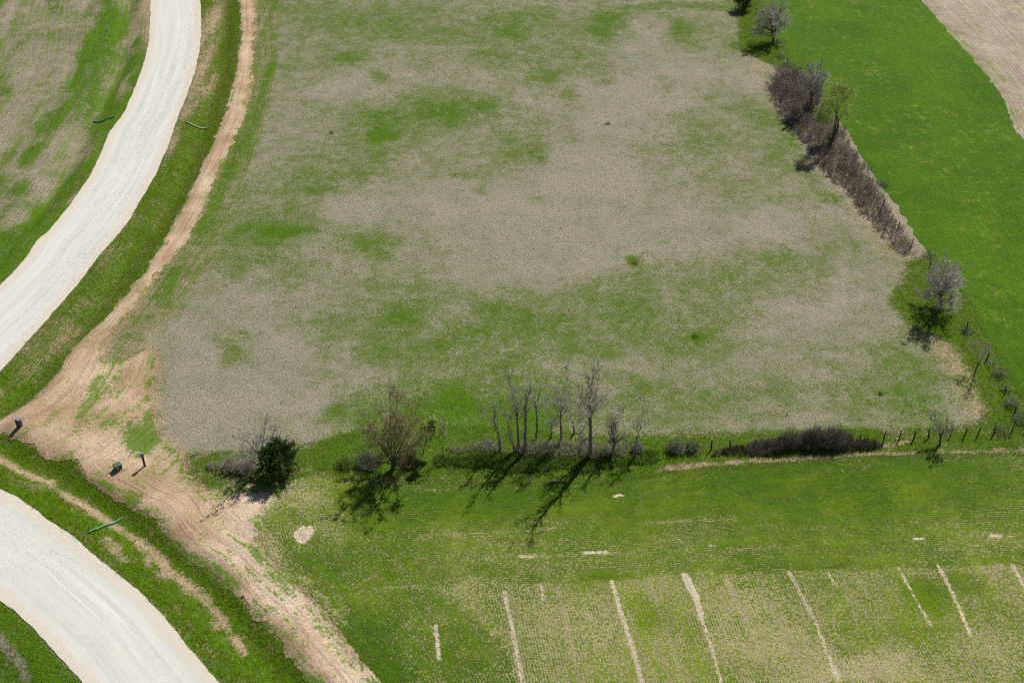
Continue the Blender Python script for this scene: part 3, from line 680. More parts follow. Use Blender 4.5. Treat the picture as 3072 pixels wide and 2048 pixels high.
tufts('verge_grass', 14000, lambda x, y: (sample(SD['verge'], x, y) > 1) * (sample(SD['dirt'], x, y) > .1) * ((sample(np.minimum(DU, DL), x, y) > -.1) & ((x < -60) & (sample(DU, x, y) < 40) & (line_dist(x, y, up_R)[1] > 0) | (sample(DL, x, y) < 14))), .2, .03, 4,
      lambda x, y: cov_col(x, y, gr=(106, 132, 12), gr2=(168, 170, 44)), 'streaky grass on the outer sides of the gravel roads', .14, (-125, 0, 46, 250))
tufts('field_grass', 60000, lambda x, y: (np.minimum.reduce([sample(SD[k], x, y) for k in ('hedge', 'verge', 'dirt', 'crop', 'strip', 'plow', 'brush')]) > .2) * ((sample(np.minimum(DU, DL), x, y) > 6) | (x > -60)) * .8, .15, .03, 3,
      lambda x, y: cov_col(x, y), 'dead grass tufts over the middle field', .16, (-90, 100, 78, 248))

# ------------------------------------------------------------------ trees
def tubes(P_, Rr, sides):
    """P_: (n, k, 3) centre lines, Rr: (n, k) radii -> verts, quads"""
    n, k, _ = P_.shape
    T = np.gradient(P_, axis=1)
    T /= np.linalg.norm(T, axis=2, keepdims=True) + 1e-9
    ref = np.where(np.abs(T[:, :1, 2:3]) > .9, np.array([1.0, 0, 0]), np.array([0, 0, 1.0]))
    A = np.cross(T, np.broadcast_to(ref, T.shape)); A /= np.linalg.norm(A, axis=2, keepdims=True) + 1e-9
    B = np.cross(T, A)
    ang = np.arange(sides) * 2 * math.pi / sides
    ring = P_[:, :, None] + Rr[:, :, None, None] * (np.cos(ang)[None, None, :, None] * A[:, :, None] + np.sin(ang)[None, None, :, None] * B[:, :, None])
    V = ring.reshape(-1, 3)
    base = (np.arange(n) * k * sides)[:, None, None] + (np.arange(k - 1) * sides)[None, :, None]
    s0 = np.arange(sides)[None, None, :]; s1 = (s0 + 1) % sides
    Fq = np.stack([base + s0, base + s1, base + sides + s1, base + sides + s0], -1).reshape(-1, 4)
    return V, Fq
def join(parts):
    Vs, Fs, off = [], [], 0
    for V, Fq in parts:
        Vs.append(V); Fs.append(Fq + off); off += len(V)
    return np.vstack(Vs), np.vstack(Fs)
def unit(v): return v / (np.linalg.norm(v, axis=-1, keepdims=True) + 1e-9)
def sprout(rg, P_, Rr, per, t0, t1, ang, lenr, radr, k=5, up=.15, wob=.14, lenv=(.6, 1.15), taper_len=.5, absl=None):
    """grow `per` side shoots from every centre line"""
    n, kk, _ = P_.shape
    idx = np.repeat(np.arange(n), per)
    t = rg.uniform(t0, t1, len(idx))
    f = t * (kk - 1); i0 = np.minimum(f.astype(int), kk - 2); fr = (f - i0)[:, None]
    p = P_[idx, i0] * (1 - fr) + P_[idx, i0 + 1] * fr
    r = Rr[idx, i0] * (1 - fr[:, 0]) + Rr[idx, i0 + 1] * fr[:, 0]
    tan_ = unit(P_[idx, i0 + 1] - P_[idx, i0])
    L = np.linalg.norm(np.diff(P_, axis=1), axis=2).sum(1)[idx]
    rnd = rg.normal(0, 1, tan_.shape); side_ = unit(rnd - (rnd * tan_).sum(1, keepdims=True) * tan_)
    a = rg.uniform(ang[0], ang[1], len(idx))[:, None]
    d = unit(np.cos(a) * tan_ + np.sin(a) * side_)
    ln = (L * lenr if absl is None else np.full(len(idx), absl)) * rg.uniform(*lenv, len(idx)) * (1 - taper_len * (t - t0) / max(t1 - t0, 1e-6))
    Q = np.zeros((len(idx), k, 3)); Q[:, 0] = p
    for j in range(1, k):
        d = unit(d + rg.normal(0, wob, d.shape) + np.array([0, 0, up]))
        Q[:, j] = Q[:, j - 1] + d * (ln / (k - 1))[:, None]
    r0 = np.minimum(r * .85, r * radr + .002)
    RR = r0[:, None] * np.linspace(1, .35, k)[None]
    return Q, RR
def leaves(rg, P_, n, size, spread):
    i = rg.integers(0, P_.shape[0], n); j = rg.integers(P_.shape[1] // 2, P_.shape[1], n)
    c = P_[i, j] + rg.normal(0, spread, (n, 3))
    a = unit(rg.normal(0, 1, (n, 3))); b = unit(np.cross(a, rg.normal(0, 1, (n, 3))))
    s = size * rg.uniform(.5, 1.4, (n, 1))
    V = np.stack([c - a * s, c + b * s * .6, c + a * s, c - b * s * .6], 1).reshape(-1, 3)
    return V, np.arange(4 * n).reshape(-1, 4)

def spot(u, v):
    p = G(u, v)
    return p[0], p[1], gz(p[0], p[1])
def tree(u, v, tops, r0, label, seed, name='bare_tree', cat='tree', group=None, crown=dict(), twig='twig', bark='bark', leaf=None, nleaf=0, leafsize=.07, leafspread=.12, mids=None, yl=0.0):
    """tops: list of reduced stem ends seen from the south (survey u, v); stems fork from one foot"""
    if crown.get('ang') == (.4, 1.0): bark = 'bark_pale'
    rg = np.random.default_rng(seed)
    x, y, z = spot(u, v)
    t = thing(name, (x, y, z), label, cat, group)
    stems, radii = [], []
    for si, path in enumerate(tops):
        pts = [np.array([0.0, 0, -.15])] if not isinstance(path[0], str) else []
        yy = 0.0
        for j, (pu, pv) in enumerate(path):
            X_, Z_ = at_plane(y, pu, pv)
            yy += rg.normal(0, .25) + (yl * (j + 1) if si % 2 else -yl * (j + 1))
            pts.append(np.array([X_ - x, yy, Z_ - z]))
        pts = np.array(pts)
        q = smooth(pts, 5) if len(pts) > 2 else smooth(np.vstack([pts[:1], (pts[:1] + pts[1:]) / 2 + rg.normal(0, .1, (1, 3)), pts[1:]]), 5)
        s = np.linspace(0, 1, 14)
        ss = np.concatenate([[0], np.cumsum(np.linalg.norm(np.diff(q, axis=0), axis=1))]); ss /= ss[-1]
        q = np.stack([np.interp(s, ss, q[:, c]) for c in range(3)], -1)
        q[1:] += rg.normal(0, .035, q[1:].shape)
        stems.append(q)
        rr = r0 * (1 if si == 0 else .72)
        radii.append(rr * .82 * (1 - .9 * s) * (1 + .45 * np.exp(-s * 18)))
    S, SR = np.array(stems), np.array(radii)
    cr = dict(n1=9, t0=.32, ang=(.5, 1.2), l1=.42, n2=6, l2=.45, n3=5, l3=.5, n4=0, up=.16, rmin=.008)
    cr.update(crown); cr['l3'] = max(cr['l3'], .7)
    B1, R1 = sprout(rg, S, SR, cr['n1'], cr['t0'], .97, cr['ang'], cr['l1'], .5, 7, cr['up'], .16)
    B2, R2 = sprout(rg, B1, R1, cr['n2'], .2, .98, (.4, 1.1), cr['l2'], .55, 5, cr['up'], .18)
    R2 = np.maximum(R2, cr['rmin'])
    parts = [tubes(B2, R2, 3)]
    last = B2
    if cr['n3']:
        B3, R3 = sprout(rg, B2, R2, cr['n3'], .15, 1.0, (.4, 1.0), cr['l3'], .6, 4, cr['up'], .2)
        R3 = np.maximum(R3, cr['rmin'] * .8)
        parts.append(tubes(B3, R3, 3)); last = B3
        if cr['n4']:
            B4, R4 = sprout(rg, B3, R3, cr['n4'], .15, 1.0, (.4, 1.0), .55, .6, 3, cr['up'], .2)
            R4 = np.maximum(R4, cr['rmin'] * .7)
            parts.append(tubes(B4, R4, 3)); last = B4
    mesh_obj('trunk', *join([tubes(S, SR, 7), tubes(B1, np.maximum(R1, .01), 5)]), M[bark], t)
    cw = mesh_obj('crown', *join(parts), M[twig], t)
    if leaf:
        mesh_obj('foliage', *leaves(rg, last, nleaf, leafsize, leafspread), M[leaf], t, smooth_=False)
    return t

# top right, on the bank of the cereal strip
tree(2320, 128, [[(2316, 85), (2306, 48), (2300, 28)], [(2318, 92), (2338, 58), (2345, 30)], [(2316, 96), (2285, 72), (2262, 62)], [(2322, 100), (2352, 80), (2368, 72)]], .26,
     'round pale grey bare tree standing alone at the top of the fence bank', 11, crown=dict(n1=15, t0=.24, ang=(.6, 1.4), n2=8, n3=7, l1=.55, l2=.5, n4=4, rmin=.015, up=.06), twig='twig_pale', yl=.35)
# in the thicket
tree(2432, 328, [[(2434, 280), (2430, 240), (2428, 205)], [(2436, 285), (2452, 250), (2462, 222)], [(2434, 288), (2410, 258), (2396, 236)]], .24,
     'grey bare tree rising at the wide end of the brush thicket', 12, crown=dict(n1=12, n2=8, n3=7, l1=.55, n4=6, rmin=.015), twig='twig_pale', yl=.3)
tree(2493, 428, [[(2503, 400), (2510, 365), (2498, 320), (2480, 288)], [(2503, 400), (2511, 365), (2535, 320), (2545, 296)], [(2503, 400), (2509, 368), (2470, 330), (2452, 318)], [(2503, 400), (2511, 362), (2515, 310), (2512, 280)]], .26,
     'leaning dark trunked tree with yellow green new leaves beside the thicket', 13, name='budding_tree', crown=dict(n1=9, t0=.55, n2=6, n3=5, l1=.34, rmin=.01), leaf='yleaf', nleaf=8000, leafsize=.09, leafspread=.3, twig='twig', yl=.3)
# east fence
tree(2823, 926, [[(2824, 880), (2816, 830), (2812, 795)], [(2825, 885), (2846, 845), (2858, 815)], [(2822, 888), (2796, 858), (2780, 835)], [(2826, 890), (2866, 868), (2884, 850)]], .2,
     'rounded pale grey bare tree on the right fence bank, casting a dark shadow', 14, crown=dict(n1=17, t0=.22, ang=(.6, 1.4), n2=9, n3=7, l1=.55, n4=4, rmin=.013, up=.06), twig='twig_pale', yl=.3)
tree(2927, 1112, [[(2934, 1080), (2942, 1050), (2948, 1022)], [(2934, 1082), (2928, 1052), (2920, 1035)]], .09,
     'small crooked grey sapling leaning beside the right fence', 15, crown=dict(n1=12, t0=.35, n2=7, n3=5, rmin=.011), twig='twig_pale', yl=.15)
tree(2820, 1332, [[(2822, 1300), (2828, 1275), (2833, 1255)], [(2822, 1300), (2806, 1280), (2800, 1268)], [(2822, 1305), (2846, 1285), (2856, 1272)]], .13,
     'short bare tree in the fence line near the lower right corner', 16, crown=dict(n1=11, t0=.3, n2=7, n3=6, rmin=.011), twig='twig', yl=.2)
# dead row along the south hedge, west to east
dead = dict(n1=9, t0=.42, ang=(.4, 1.0), l1=.28, n2=5, l2=.45, n3=5, l3=.5, n4=2, rmin=.011, up=.12)
tree(1501, 1353, [[(1495, 1300), (1483, 1255), (1484, 1195)], [(1497, 1312), (1462, 1262), (1428, 1236)], [(1499, 1330), (1450, 1312), (1420, 1308)]], .15, 'slim crooked dead tree, westernmost of the dead row, with a long limb to the left', 21, crown=dead, yl=.2)
tree(1543, 1360, [[(1538, 1325), (1530, 1290), (1518, 1262)], [(1541, 1340), (1520, 1275), (1492, 1236)]], .13, 'short dead stem with a bent limb between the two westernmost tall trunks', 22, crown=dead, yl=.2)
tree(1556, 1345, [[(1553, 1290), (1549, 1225), (1541, 1190), (1535, 1140)], [(1552, 1280), (1550, 1220), (1522, 1175), (1512, 1150)], [(1552, 1280), (1550, 1230), (1562, 1195), (1566, 1160)]], .17, 'tall dead tree forking high up, just left of the straightest trunk', 23, crown=dead, yl=.2)
tree(1575, 1360, [[(1576, 1300), (1577, 1215), (1573, 1150)], [(1576, 1290), (1578, 1230), (1588, 1190), (1592, 1165)]], .26, 'straight thick dark trunk in the dead row with few short branches', 24, crown=dict(dead, l1=.2), yl=.2)
tree(1609, 1318, [[(1610, 1280), (1608, 1215), (1602, 1140)], [(1610, 1275), (1612, 1225), (1622, 1180)]], .15, 'slender pale dead tree right of the straight thick trunk', 25, crown=dict(dead, l1=.22), twig='twig_pale', yl=.15)
tree(1654, 1312, [[(1653, 1280), (1654, 1240)], [(1653, 1290), (1668, 1258), (1676, 1246)]], .1, 'low bare tree between the slender pale tree and the wispy tree', 26, crown=dict(dead, l1=.4), yl=.15)
tree(1683, 1330, [[(1683, 1280), (1682, 1215), (1668, 1145)], [(1683, 1270), (1683, 1220), (1700, 1175), (1712, 1150)], [(1683, 1260), (1664, 1210), (1656, 1160)]], .13, 'tall wispy dead tree with a fan of thin upper branches', 27, crown=dict(dead, n2=7, n3=5, l1=.34), twig='twig_pale', yl=.2)
tree(1724, 1300, [[(1720, 1270), (1705, 1225), (1683, 1198)], [(1722, 1285), (1745, 1288), (1760, 1290)]], .12, 'dead tree leaning left in front of the large forked trunk', 28, crown=dead, yl=.15)
tree(1771, 1372, [[(1771, 1310), (1769, 1232), (1755, 1190), (1736, 1150), (1728, 1118)], [(1771, 1310), (1770, 1230), (1777, 1195), (1782, 1155)], [(1771, 1310), (1768, 1235), (1748, 1215), (1736, 1205)], [(1771, 1310), (1770, 1236), (1790, 1205), (1802, 1170)], [(1770, 1320), (1752, 1300), (1735, 1285)]], .3, 'largest dead tree in the row, dark trunk forking into spreading limbs', 29, crown=dict(dead, n1=10, t0=.5, n2=7, n3=6, l1=.3, rmin=.01), yl=.3)
tree(1844, 1362, [[(1840, 1310), (1833, 1272), (1825, 1236)], [(1842, 1320), (1852, 1285), (1862, 1260)], [(1842, 1335), (1868, 1305), (1876, 1290)]], .24, 'gnarled short dead tree with a broken hooked top', 30, crown=dict(dead, n1=12, t0=.2, l1=.36, n2=7), yl=.25)
tree(1905, 1374, [[(1908, 1335), (1914, 1310)], [(1908, 1330), (1926, 1280), (1932, 1215)]], .12, 'thin bare tree at the right end of the dead row', 31, crown=dict(dead, n1=12, l1=.3, n2=6), twig='twig_pale', yl=.15)
tree(1330, 1374, [[(1329, 1330), (1330, 1260)]], .06, 'thin upright sapling right of the yellow green sapling', 32, crown=dict(dead, n1=12, l1=.3), twig='twig', yl=.1)
# budding tree and its neighbours
tree(1180, 1404, [[(1176, 1360), (1160, 1290), (1140, 1225)], [(1182, 1360), (1185, 1280), (1190, 1205)], [(1188, 1365), (1215, 1290), (1238, 1222)], [(1168, 1375), (1130, 1330), (1090, 1292)], [(1192, 1372), (1245, 1322), (1276, 1268)], [(1174, 1362), (1168, 1280), (1164, 1212)], [(1172, 1370), (1140, 1310), (1108, 1250)], [(1192, 1366), (1232, 1300), (1258, 1244)], [(1168, 1385), (1120, 1365), (1082, 1345)], [(1196, 1385), (1240, 1362), (1282, 1330)], [(1186, 1362), (1204, 1280), (1214, 1210)]], .15,
     'broad many stemmed tree with fine olive buds, left of the dead row', 33, name='budding_tree', crown=dict(n1=10, t0=.2, ang=(.3, .9), l1=.36, n2=7, n3=7, l2=.5, n4=3, rmin=.010, up=.1), twig='twig_brown', leaf='bud', nleaf=7000, leafsize=.05, leafspread=.2, yl=.35)
tree(1268, 1362, [[(1278, 1325), (1291, 1290), (1297, 1256)], [(1276, 1325), (1284, 1300), (1284, 1278)]], .06, 'small sapling with bright yellow green leaves at the edge of the broad budding tree', 34, name='budding_tree', crown=dict(n1=10, t0=.45, n2=5, n3=3, l1=.3), leaf='yleaf', nleaf=2200, leafsize=.1, leafspread=.14, twig='twig_brown', yl=.1)
tree(786, 1402, [[(780, 1360), (762, 1320), (742, 1288), (722, 1262)], [(784, 1360), (788, 1320), (792, 1282)], [(780, 1368), (745, 1350), (702, 1338)], [(786, 1365), (806, 1340), (815, 1328)], [(782, 1362), (770, 1330), (778, 1290)]], .17,
     'pale grey bare tree with two long upper limbs beside the dark cedar', 35, crown=dict(dead, n1=10, t0=.4, l1=.32, n2=7, n3=5), twig='twig_pale', yl=.3)

# cedars: dense drooping sprays on a tapered trunk
def cedar(u, v, h, wd, label, seed, n=9000):
    rg = np.random.default_rng(seed)
    x, y, z = spot(u, v)
    t = thing('cedar', (x, y, z), label, 'tree')
    k = np.linspace(0, 1, 8)
    tr = np.stack([rg.normal(0, .04, 8), rg.normal(0, .04, 8), k * h * .95], -1)[None]
    mesh_obj('trunk', *tubes(tr, (.16 * (1 - .85 * k))[None], 7), M['bark'], t)
    nb = 170
    hz = rg.uniform(.03, 1, nb) ** .9
    ang = rg.uniform(0, 2 * math.pi, nb)
    ln = wd * .5 * np.sqrt(np.clip(1 - (hz - .3) ** 2 / .52, .03, 1)) * rg.uniform(.65, 1.15, nb)
    s = np.linspace(0, 1, 6)
    B = np.stack([np.cos(ang)[:, None] * ln[:, None] * s, np.sin(ang)[:, None] * ln[:, None] * s, hz[:, None] * h * .9 + .35 * ln[:, None] * s ** 1.5], -1)
    c1 = tubes(B, np.full((nb, 6), .02) * (1 - .7 * s), 3)
    mesh_obj('branches', *c1, M['bark'], t)
    i = rg.integers(0, nb, n); f = rg.uniform(.35, 1.05, n) * 5; j = np.minimum(f.astype(int), 4); fr = (f - j)[:, None]
    c = B[i, j] * (1 - fr) + B[i, j + 1] * fr + rg.normal(0, .12, (n, 3))
    d = unit(np.stack([np.cos(ang[i]), np.sin(ang[i]), np.full(n, .5)], -1) + rg.normal(0, .5, (n, 3)))
    b = unit(np.cross(d, rg.normal(0, 1, (n, 3)))); sz = rg.uniform(.06, .17, (n, 1))
    V = np.stack([c - b * sz * .4, c + d * sz * 1.3, c + b * sz * .4, c - d * sz * .4], 1).reshape(-1, 3)
    mesh_obj('crown', V, np.arange(4 * n).reshape(-1, 4), M['cedar'], t, smooth_=False)
cedar(843, 1422, 4.3, 4.3, 'dense dark green cedar at the left end of the hedge, throwing a solid shadow', 41)
cedar(2228, 28, 4.2, 4.0, 'dark green bushy cedar cut by the top edge of the frame', 42, 6000)

# ------------------------------------------------------------------ shrubs and brush
def stems_mesh(rg, xs, ys, hs, zs, n2=5, rm=.012, up=.1, lean=.35, two=True):
    n = len(xs)
    Q = np.zeros((n, 5, 3)); Q[:, 0] = np.stack([xs, ys, zs - .1], -1)
    d = unit(np.stack([rg.normal(0, lean, n), rg.normal(0, lean, n), np.ones(n)], -1))
    for j in range(1, 5):
        d = unit(d + rg.normal(0, .14, d.shape) + np.array([0, 0, up]))
        Q[:, j] = Q[:, j - 1] + d * (hs / 4)[:, None]
    RR = np.full((n, 1), rm * 1.6) * np.linspace(1, .5, 5)[None]
    B, BR = sprout(rg, Q, RR, n2, .15, .98, (.4, 1.1), .5, .6, 4, up, .2); BR = np.maximum(BR, rm * .8)
    parts = [tubes(Q, RR, 3), tubes(B, BR, 3)]
    if two:
        B2, BR2 = sprout(rg, B, BR, 3, .2, 1, (.4, 1.0), .55, .6, 3, up, .2); parts.append(tubes(B2, np.maximum(BR2, rm * .7), 3))
    return parts
def thicket(name, outline, n, hfn, mat, label, seed, rm=.012, n2=5, lean=.35, up=.1):
    rg = np.random.default_rng(seed)
    lo, hi = outline.min(0), outline.max(0)
    x = rg.uniform(lo[0], hi[0], n * 12); y = rg.uniform(lo[1], hi[1], n * 12)
    s = poly_sdf(x, y, outline) + .7 * fbm(x, y, 2.5, seed, 2)
    k = s < 0
    x, y, s = x[k][:n], y[k][:n], s[k][:n]
    hh = hfn(x, y) * rg.uniform(.55, 1.15, len(x)) * (.55 + .45 * sstep(0, 1.6, -s)) * (1 + .5 * fbm(x, y, 3, seed + 1, 2))
    o = mesh_obj(name, *join(stems_mesh(rg, x, y, hh, sample(GZ, x, y), n2, rm, up, lean)), M[mat])
    return tag(o, label, 'brush', kind='stuff')
thick_out = smooth(D([(1775, 190), (1800, 175), (1850, 185), (1885, 215), (1895, 255), (1935, 300), (1960, 350), (1992, 400), (2022, 448), (2054, 505), (2094, 566), (2074, 584), (2035, 550), (1985, 500), (1930, 435), (1870, 372), (1838, 320), (1800, 275), (1778, 240)]), 4, True)
thicket('brush_thicket', thick_out, 2600, lambda x, y: 1.7 + 1.5 * sstep(165, 182, y) * (.75 + .9 * fbm(x, y, 5, 3, 2)), 'brush', 'dense grey brown brush thicket along the edge of the cereal strip', 51, .011, 8, .6, .02)
south_out = smooth(D([(1640, 1040), (1700, 1022), (1780, 1012), (1880, 1010), (1960, 1012), (2018, 1018), (2020, 1030), (1900, 1036), (1780, 1042), (1650, 1048)]), 4, True)
cx = G(1860 * K, 1025 * K)[0]
thicket('brush_thicket', south_out, 1700, lambda x, y: .9 + 2.1 * np.exp(-((x - cx) / 4.8) ** 2), 'brush', 'dark mounded brush thicket in the hedge line right of the dead trees', 52, .010, 6, .25, .3)
row_out = smooth(D([(1180, 1035), (1220, 1020), (1290, 1020), (1400, 1022), (1440, 1030), (1425, 1050), (1330, 1058), (1230, 1052), (1190, 1050)]), 4, True)
thicket('brush_thicket', row_out, 700, lambda x, y: 1.5 + 0 * x, 'brush_pink', 'pinkish grey undergrowth around the feet of the dead trees', 53, .012, 5)
west_out = smooth(D([(1020, 1030), (1080, 1018), (1140, 1022), (1160, 1035), (1110, 1045), (1040, 1045)]), 4, True)
thicket('brush_thicket', west_out, 260, lambda x, y: 1.2 + 0 * x, 'twig', 'thin grey undergrowth between the sapling and the dead row', 54, .01, 5)

def shrub(u, v, h, wd, mat, label, seed, n=90, leaf=None, nl=0, name='shrub', group=None, rm=.011, ls=.06, cat='shrub'):
    rg = np.random.default_rng(seed)
    x, y, z = spot(u, v)
    t = thing(name, (x, y, z), label, cat, group)
    a = rg.uniform(0, 2 * math.pi, n); r = np.sqrt(rg.random(n)) * wd * .32
    xs, ys = np.cos(a) * r, np.sin(a) * r
    hs = h * rg.uniform(.5, 1.1, n) * (1 - .35 * (r / (wd * .32)) ** 2)
    parts = stems_mesh(rg, xs, ys, hs, np.zeros(n), 5, rm, .06, .45)
    mesh_obj('stems', *join(parts), M[mat], t)
    if leaf:
        c = np.stack([rg.normal(0, wd * .22, nl), rg.normal(0, wd * .22, nl), np.abs(rg.normal(.4 * h, .28 * h, nl))], -1)
        d = unit(rg.normal(0, 1, (nl, 3))); b = unit(np.cross(d, rg.normal(0, 1, (nl, 3)))); sz = ls * rg.uniform(.5, 1.4, (nl, 1))
        V = np.stack([c - d * sz, c + b * sz * .6, c + d * sz, c - b * sz * .6], 1).reshape(-1, 3)
        mesh_obj('foliage', V, np.arange(4 * nl).reshape(-1, 4), M[leaf], t, smooth_=False)
    return t
shrub(735, 1406, 2.0, 3.0, 'twig_pale', 'grey twiggy shrub pressed against the bare tree by the cedar', 61, 130)
shrub(690, 1404, 1.8, 2.4, 'brush_pink', 'purplish grey shrub between the pink twig heap and the grey shrub', 62, 110)
shrub(637, 1402, .9, 1.8, 'brush_pink', 'low heap of pink twigs at the left end of the hedge', 63, 70)
shrub(1105, 1392, 1.6, 3.6, 'twig', 'grey green shrub left of the broad budding tree', 64, 110, 'sage', 2600)
shrub(1035, 1396, 1.1, 2.2, 'twig_brown', 'low dark green shrub at the left foot of the broad budding tree', 65, 60, 'weed', 1400)
shrub(1225, 1386, 1.5, 3.0, 'twig_brown', 'brown shrub under the right side of the broad budding tree', 66, 100, 'bud', 900)
shrub(1910, 1352, 1.4, 1.6, 'twig', 'dark grey shrub against the thin tree ending the dead row', 67, 70, 'sage', 500)
shrub(2025, 1352, 1.5, 2.2, 'twig', 'grey green shrub standing between the dead row and the mounded thicket', 68, 80, 'sage', 1200)
shrub(2078, 1350, 1.2, 2.0, 'twig', 'small grey green shrub touching the left end of the mounded thicket', 69, 60, 'sage', 900)
shrub(1905, 790, .5, 1.3, 'twig_brown', 'single dark green weed clump out in the bare middle of the field', 70, 16, 'weed', 110, ls=.06)
shrub(2086, 1010, .35, 1.0, 'twig_brown', 'low bright green weed patch in the lower right of the field', 71, 18, 'weed', 160)
shrub(2642, 1181, .35, .7, 'twig_brown', 'tiny dark green weed near the right corner of the field', 72, 18, 'weed', 90)
shrub(995, 400, .5, .9, 'twig_brown', 'tiny dark weed in the upper left of the field', 73, 18, 'weed', 90)
shrub(1822, 372, .5, 1.2, 'twig_brown', 'small dark weed in the upper middle of the field', 74, 18, 'weed', 110)
for i, (u, v, h, wd, mt, lf, lb) in enumerate([
        (2975, 1092, .9, 1.6, 'twig', None, 'small grey brush below the crooked sapling on the right fence'),
        (2998, 1128, 1.2, 1.7, 'twig_pale', 'sage', 'grey green brush halfway down the right fence'),
        (3018, 1172, .9, 1.4, 'brush', None, 'dark brush beside a post low on the right fence'),
        (3034, 1216, 1.2, 1.7, 'twig_pale', 'sage', 'pale brush just above the fence corner'),
        (3062, 1262, 1.6, 2.0, 'twig', 'sage', 'large grey green brush at the fence corner by the right edge'),
        (3006, 1296, .7, 2.4, 'twig_pale', 'sage', 'low pale brush between two posts of the lower fence'),
        (2900, 996, .8, 1.4, 'twig', 'sage', 'small brush above the crooked sapling'),
        (2788, 768, 1.0, 2.0, 'twig', 'weed', 'leafy green bush at the lower tip of the brush thicket'),
        (2560, 478, 1.6, 1.2, 'brush', None, 'thin dark bush right of the leaning tree foot'),
        (2600, 500, .8, 2.0, 'twig', 'weed', 'green bush on the strip edge below the leaning tree'),
        (2650, 556, .9, 1.8, 'twig', 'sage', 'grey green bush on the strip edge beside the thicket middle'),
        (2360, 200, 1.0, 2.0, 'twig', 'sage', 'grey green bush between the round bare tree and the thicket'),
        (2340, 172, .8, 1.8, 'twig', 'weed', 'green bush just below the round bare tree')]):
    shrub(u, v, h, wd * 1.25, 'twig_pale' if mt == 'twig' else mt, lb, 80 + i, 26, lf, 420 if lf else 0, rm=.008)

# ------------------------------------------------------------------ wire fences
def fence(posts, label, seed, group=None):
    rg = np.random.default_rng(seed)
    pts = np.array([spot(u, v) for u, v in posts])
    o = pts[0]
    t = thing('wire_fence', tuple(o), label, 'fence', group)
    tops = []
    for x, y, z in pts:
        h = rg.uniform(1.15, 1.4); lx, ly = rg.normal(0, .07, 2)
        k = np.array([0, .5, .93, 1.0])
        Pp = np.stack([x - o[0] + lx * k * h, y - o[1] + ly * k * h, z - o[2] - .25 + (h + .25) * k], -1)[None]
        V, Fq = tubes(Pp, (np.array([.075, .07, .066, .05]) * rg.uniform(.9, 1.25))[None], 8)
        n = len(V); top = np.arange(n - 8, n).reshape(2, 4)
        Fq = np.vstack([Fq, [[n - 8, n - 7, n - 6, n - 5], [n - 8, n - 5, n - 4, n - 1], [n - 4, n - 3, n - 2, n - 1]]])
        mesh_obj('post', V, Fq, M['post'], t)
        tops.append((x - o[0], y - o[1], z - o[2], h, lx, ly))
    for lv in (.35, .65, .92):
        L = np.array([[x + lx * lv * h, y + ly * lv * h + .07, z + lv * h] for x, y, z, h, lx, ly in tops])
        q = []
        for a, b in zip(L[:-1], L[1:]):
            for s in (0, .5): q.append(a + (b - a) * s - np.array([0, 0, .05 * (s > 0)]))
        q.append(L[-1])
        q = np.array(q)[None]
        mesh_obj('wire', *tubes(q, np.full(q.shape[:2], .006), 4), M['wire'], t)
M['wire'] = paint_mat('rusty_wire', (96, 84, 76), .6)
fence([(2060, 1352), (2133, 1349), (2189, 1347), (2260, 1344), (2340, 1340), (2420, 1337), (2500, 1334), (2580, 1330), (2650, 1325), (2696, 1321), (2741, 1317), (2787, 1314), (2851, 1311), (2892, 1308), (2934, 1304), (2981, 1301), (3035, 1298), (3082, 1294), (3140, 1288)],
      'weathered post and wire fence along the lower hedge to the right edge', 91)
fence([(2215, -30), (2266, 42), (2312, 110), (2361, 194), (2400, 250), (2450, 330), (2510, 410), (2562, 478), (2606, 552), (2650, 620), (2692, 688), (2734, 740), (2790, 800), (2850, 900), (2900, 990), (2960, 1080), (3014, 1182), (3045, 1240), (3080, 1292)],
      'weathered post and wire fence running up the right side of the field', 92)

# ------------------------------------------------------------------ utility boxes on the dirt
def box_bm(cx, cy, z0, sx, sy, sz, bev=.02, taper=1.0):
    import bmesh
    bm = bmesh.new()
    bmesh.ops.create_cube(bm, size=1.0)
    for v_ in bm.verts:
        k = taper if v_.co.z > 0 else 1.0
        v_.co = Vector((cx + v_.co.x * sx * k, cy + v_.co.y * sy * k, z0 + (v_.co.z + .5) * sz))
    bmesh.ops.bevel(bm, geom=bm.edges[:], offset=bev, segments=2, affect='EDGES')
    return bm
def bm_obj(name, bm, mat, parent):
    me = bpy.data.meshes.new(name); bm.to_mesh(me); bm.free(); me.materials.append(mat)
    o = bpy.data.objects.new(name, me); C.objects.link(o); o.parent = parent
    return o
mg = paint_mat('green_cabinet', (70, 108, 84), .5); mgd = paint_mat('dark_green_cabinet', (44, 66, 54), .5)
mblue = paint_mat('blue_grey_lid', (120, 138, 158), .35); mdk = paint_mat('dark_grey_panel', (62, 64, 72), .5)
myel = paint_mat('yellow_panel', (236, 200, 40), .5); mgrey = paint_mat('grey_cabinet', (104, 116, 122), .45)
mconc = paint_mat('pad_concrete', (176, 160, 146), .9); mwh = paint_mat('white_sticker', (226, 228, 226), .5); mbr = paint_mat('dark_brown_post', (60, 44, 44), .7)

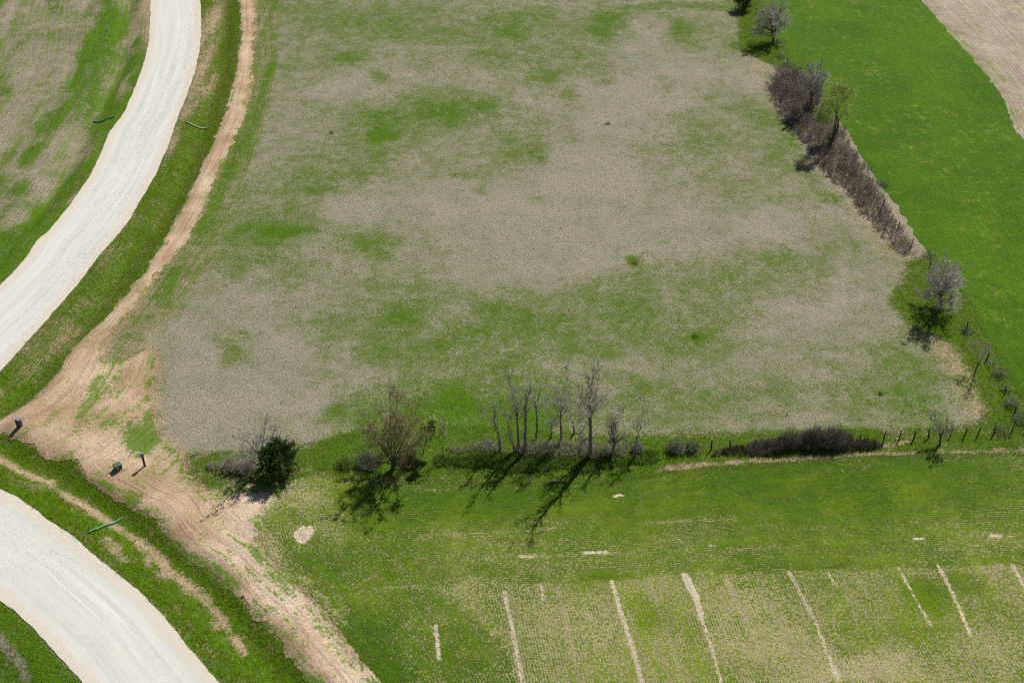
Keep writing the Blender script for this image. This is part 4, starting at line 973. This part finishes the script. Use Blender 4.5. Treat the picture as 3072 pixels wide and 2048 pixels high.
x, y, z = spot(355, 1408)
t = thing('transformer_box', (x, y, z + .03), 'green pad mounted utility cabinet with white stickers on bare dirt', 'utility box', rz=R(41))
bm_obj('pad', box_bm(.06, -.03, -.06, 1.05, .95, .16), mconc, t)
bm_obj('body', box_bm(0, 0, .10, .72, .66, .50), mgd, t)
bm_obj('lid', box_bm(0, 0, .60, .80, .74, .12, .03, .94), mg, t)
bm_obj('sticker', box_bm(-.12, -.336, .36, .16, .012, .12, .003), mwh, t)
bm_obj('sticker', box_bm(.366, -.05, .38, .012, .14, .10, .003), mwh, t)
bm_obj('handle', box_bm(.1, -.35, .36, .05, .05, .12, .008), mdk, t)

x, y, z = spot(434, 1399)
t = thing('utility_post', (x, y, z + .03), 'dark post carrying a grey meter box, standing on bare dirt', 'utility post', rz=R(20))
bm_obj('post', box_bm(0, 0, -.2, .17, .13, 1.65, .015), mbr, t)
bm_obj('meter_box', box_bm(0, -.03, 1.32, .34, .22, .50, .025), mgrey, t)
bm_obj('cap', box_bm(0, -.03, 1.82, .38, .26, .05, .015), mblue, t)
bm_obj('conduit', box_bm(.11, .0, -.1, .05, .06, 1.42, .01), mdk, t)

x, y, z = spot(59, 1277)
t = thing('utility_pedestal', (x, y, z + .03), 'blue grey utility pedestal with one yellow side by the left edge', 'utility box', rz=R(-22))
bm_obj('body', box_bm(0, 0, -.1, .52, .44, 1.05, .02), mdk, t)
bm_obj('lid', box_bm(0, 0, .95, .60, .52, .14, .04, .86), mblue, t)
bm_obj('side_panel', box_bm(-.268, 0, .08, .02, .38, .82, .006), myel, t)
bm_obj('latch', box_bm(.08, -.235, .55, .08, .04, .14, .008), mgrey, t)

# green netted erosion socks lying across the ditches
msock = paint_mat('green_netting', (84, 160, 112), .6, .3); mpale = paint_mat('pale_netting', (180, 206, 160), .6, .3)
def sock(pts, r, mat, label, seed):
    rg = np.random.default_rng(seed)
    gpts = smooth(P(pts), 6)
    c = gpts.mean(0)
    zz = sample(GZ, gpts[:, 0], gpts[:, 1]) + r * .8 + .05
    z0 = zz.mean()
    q = np.stack([gpts[:, 0] - c[0], gpts[:, 1] - c[1], zz - z0], -1)[None]
    rr = r * (1 + .12 * rg.normal(0, 1, q.shape[1])); rr[[0, -1]] *= .35
    t = thing('erosion_sock', (c[0], c[1], z0), label, 'erosion barrier', 'green erosion socks across the ditches')
    mesh_obj('netting', *tubes(q, rr[None], 8), mat, t)
    ends = []
    for i in (1, q.shape[1] // 2, q.shape[1] - 2):
        p = q[0, i] + np.array([0, -.02, 0])
        st = np.array([[p + np.array([0, 0, -.3]), p + np.array([0, 0, .12]), p + np.array([0.01, 0, .28])]])
        mesh_obj('stake', *tubes(st, np.array([[.025, .022, .02]]), 5), M['post'], t)
sock([(275, 350), (302, 353), (325, 353), (346, 350)], .10, msock, 'thin green netted sock lying in the grass left of the upper gravel road', 95)
sock([(558, 366), (576, 370), (600, 371), (628, 369)], .10, mpale, 'pale green netted sock across the ditch right of the upper gravel road', 96)
sock([(264, 1597), (278, 1588), (291, 1582), (312, 1565), (342, 1547), (360, 1533)], .10, msock, 'emerald netted sock crossing the ditch above the lower gravel road', 97)
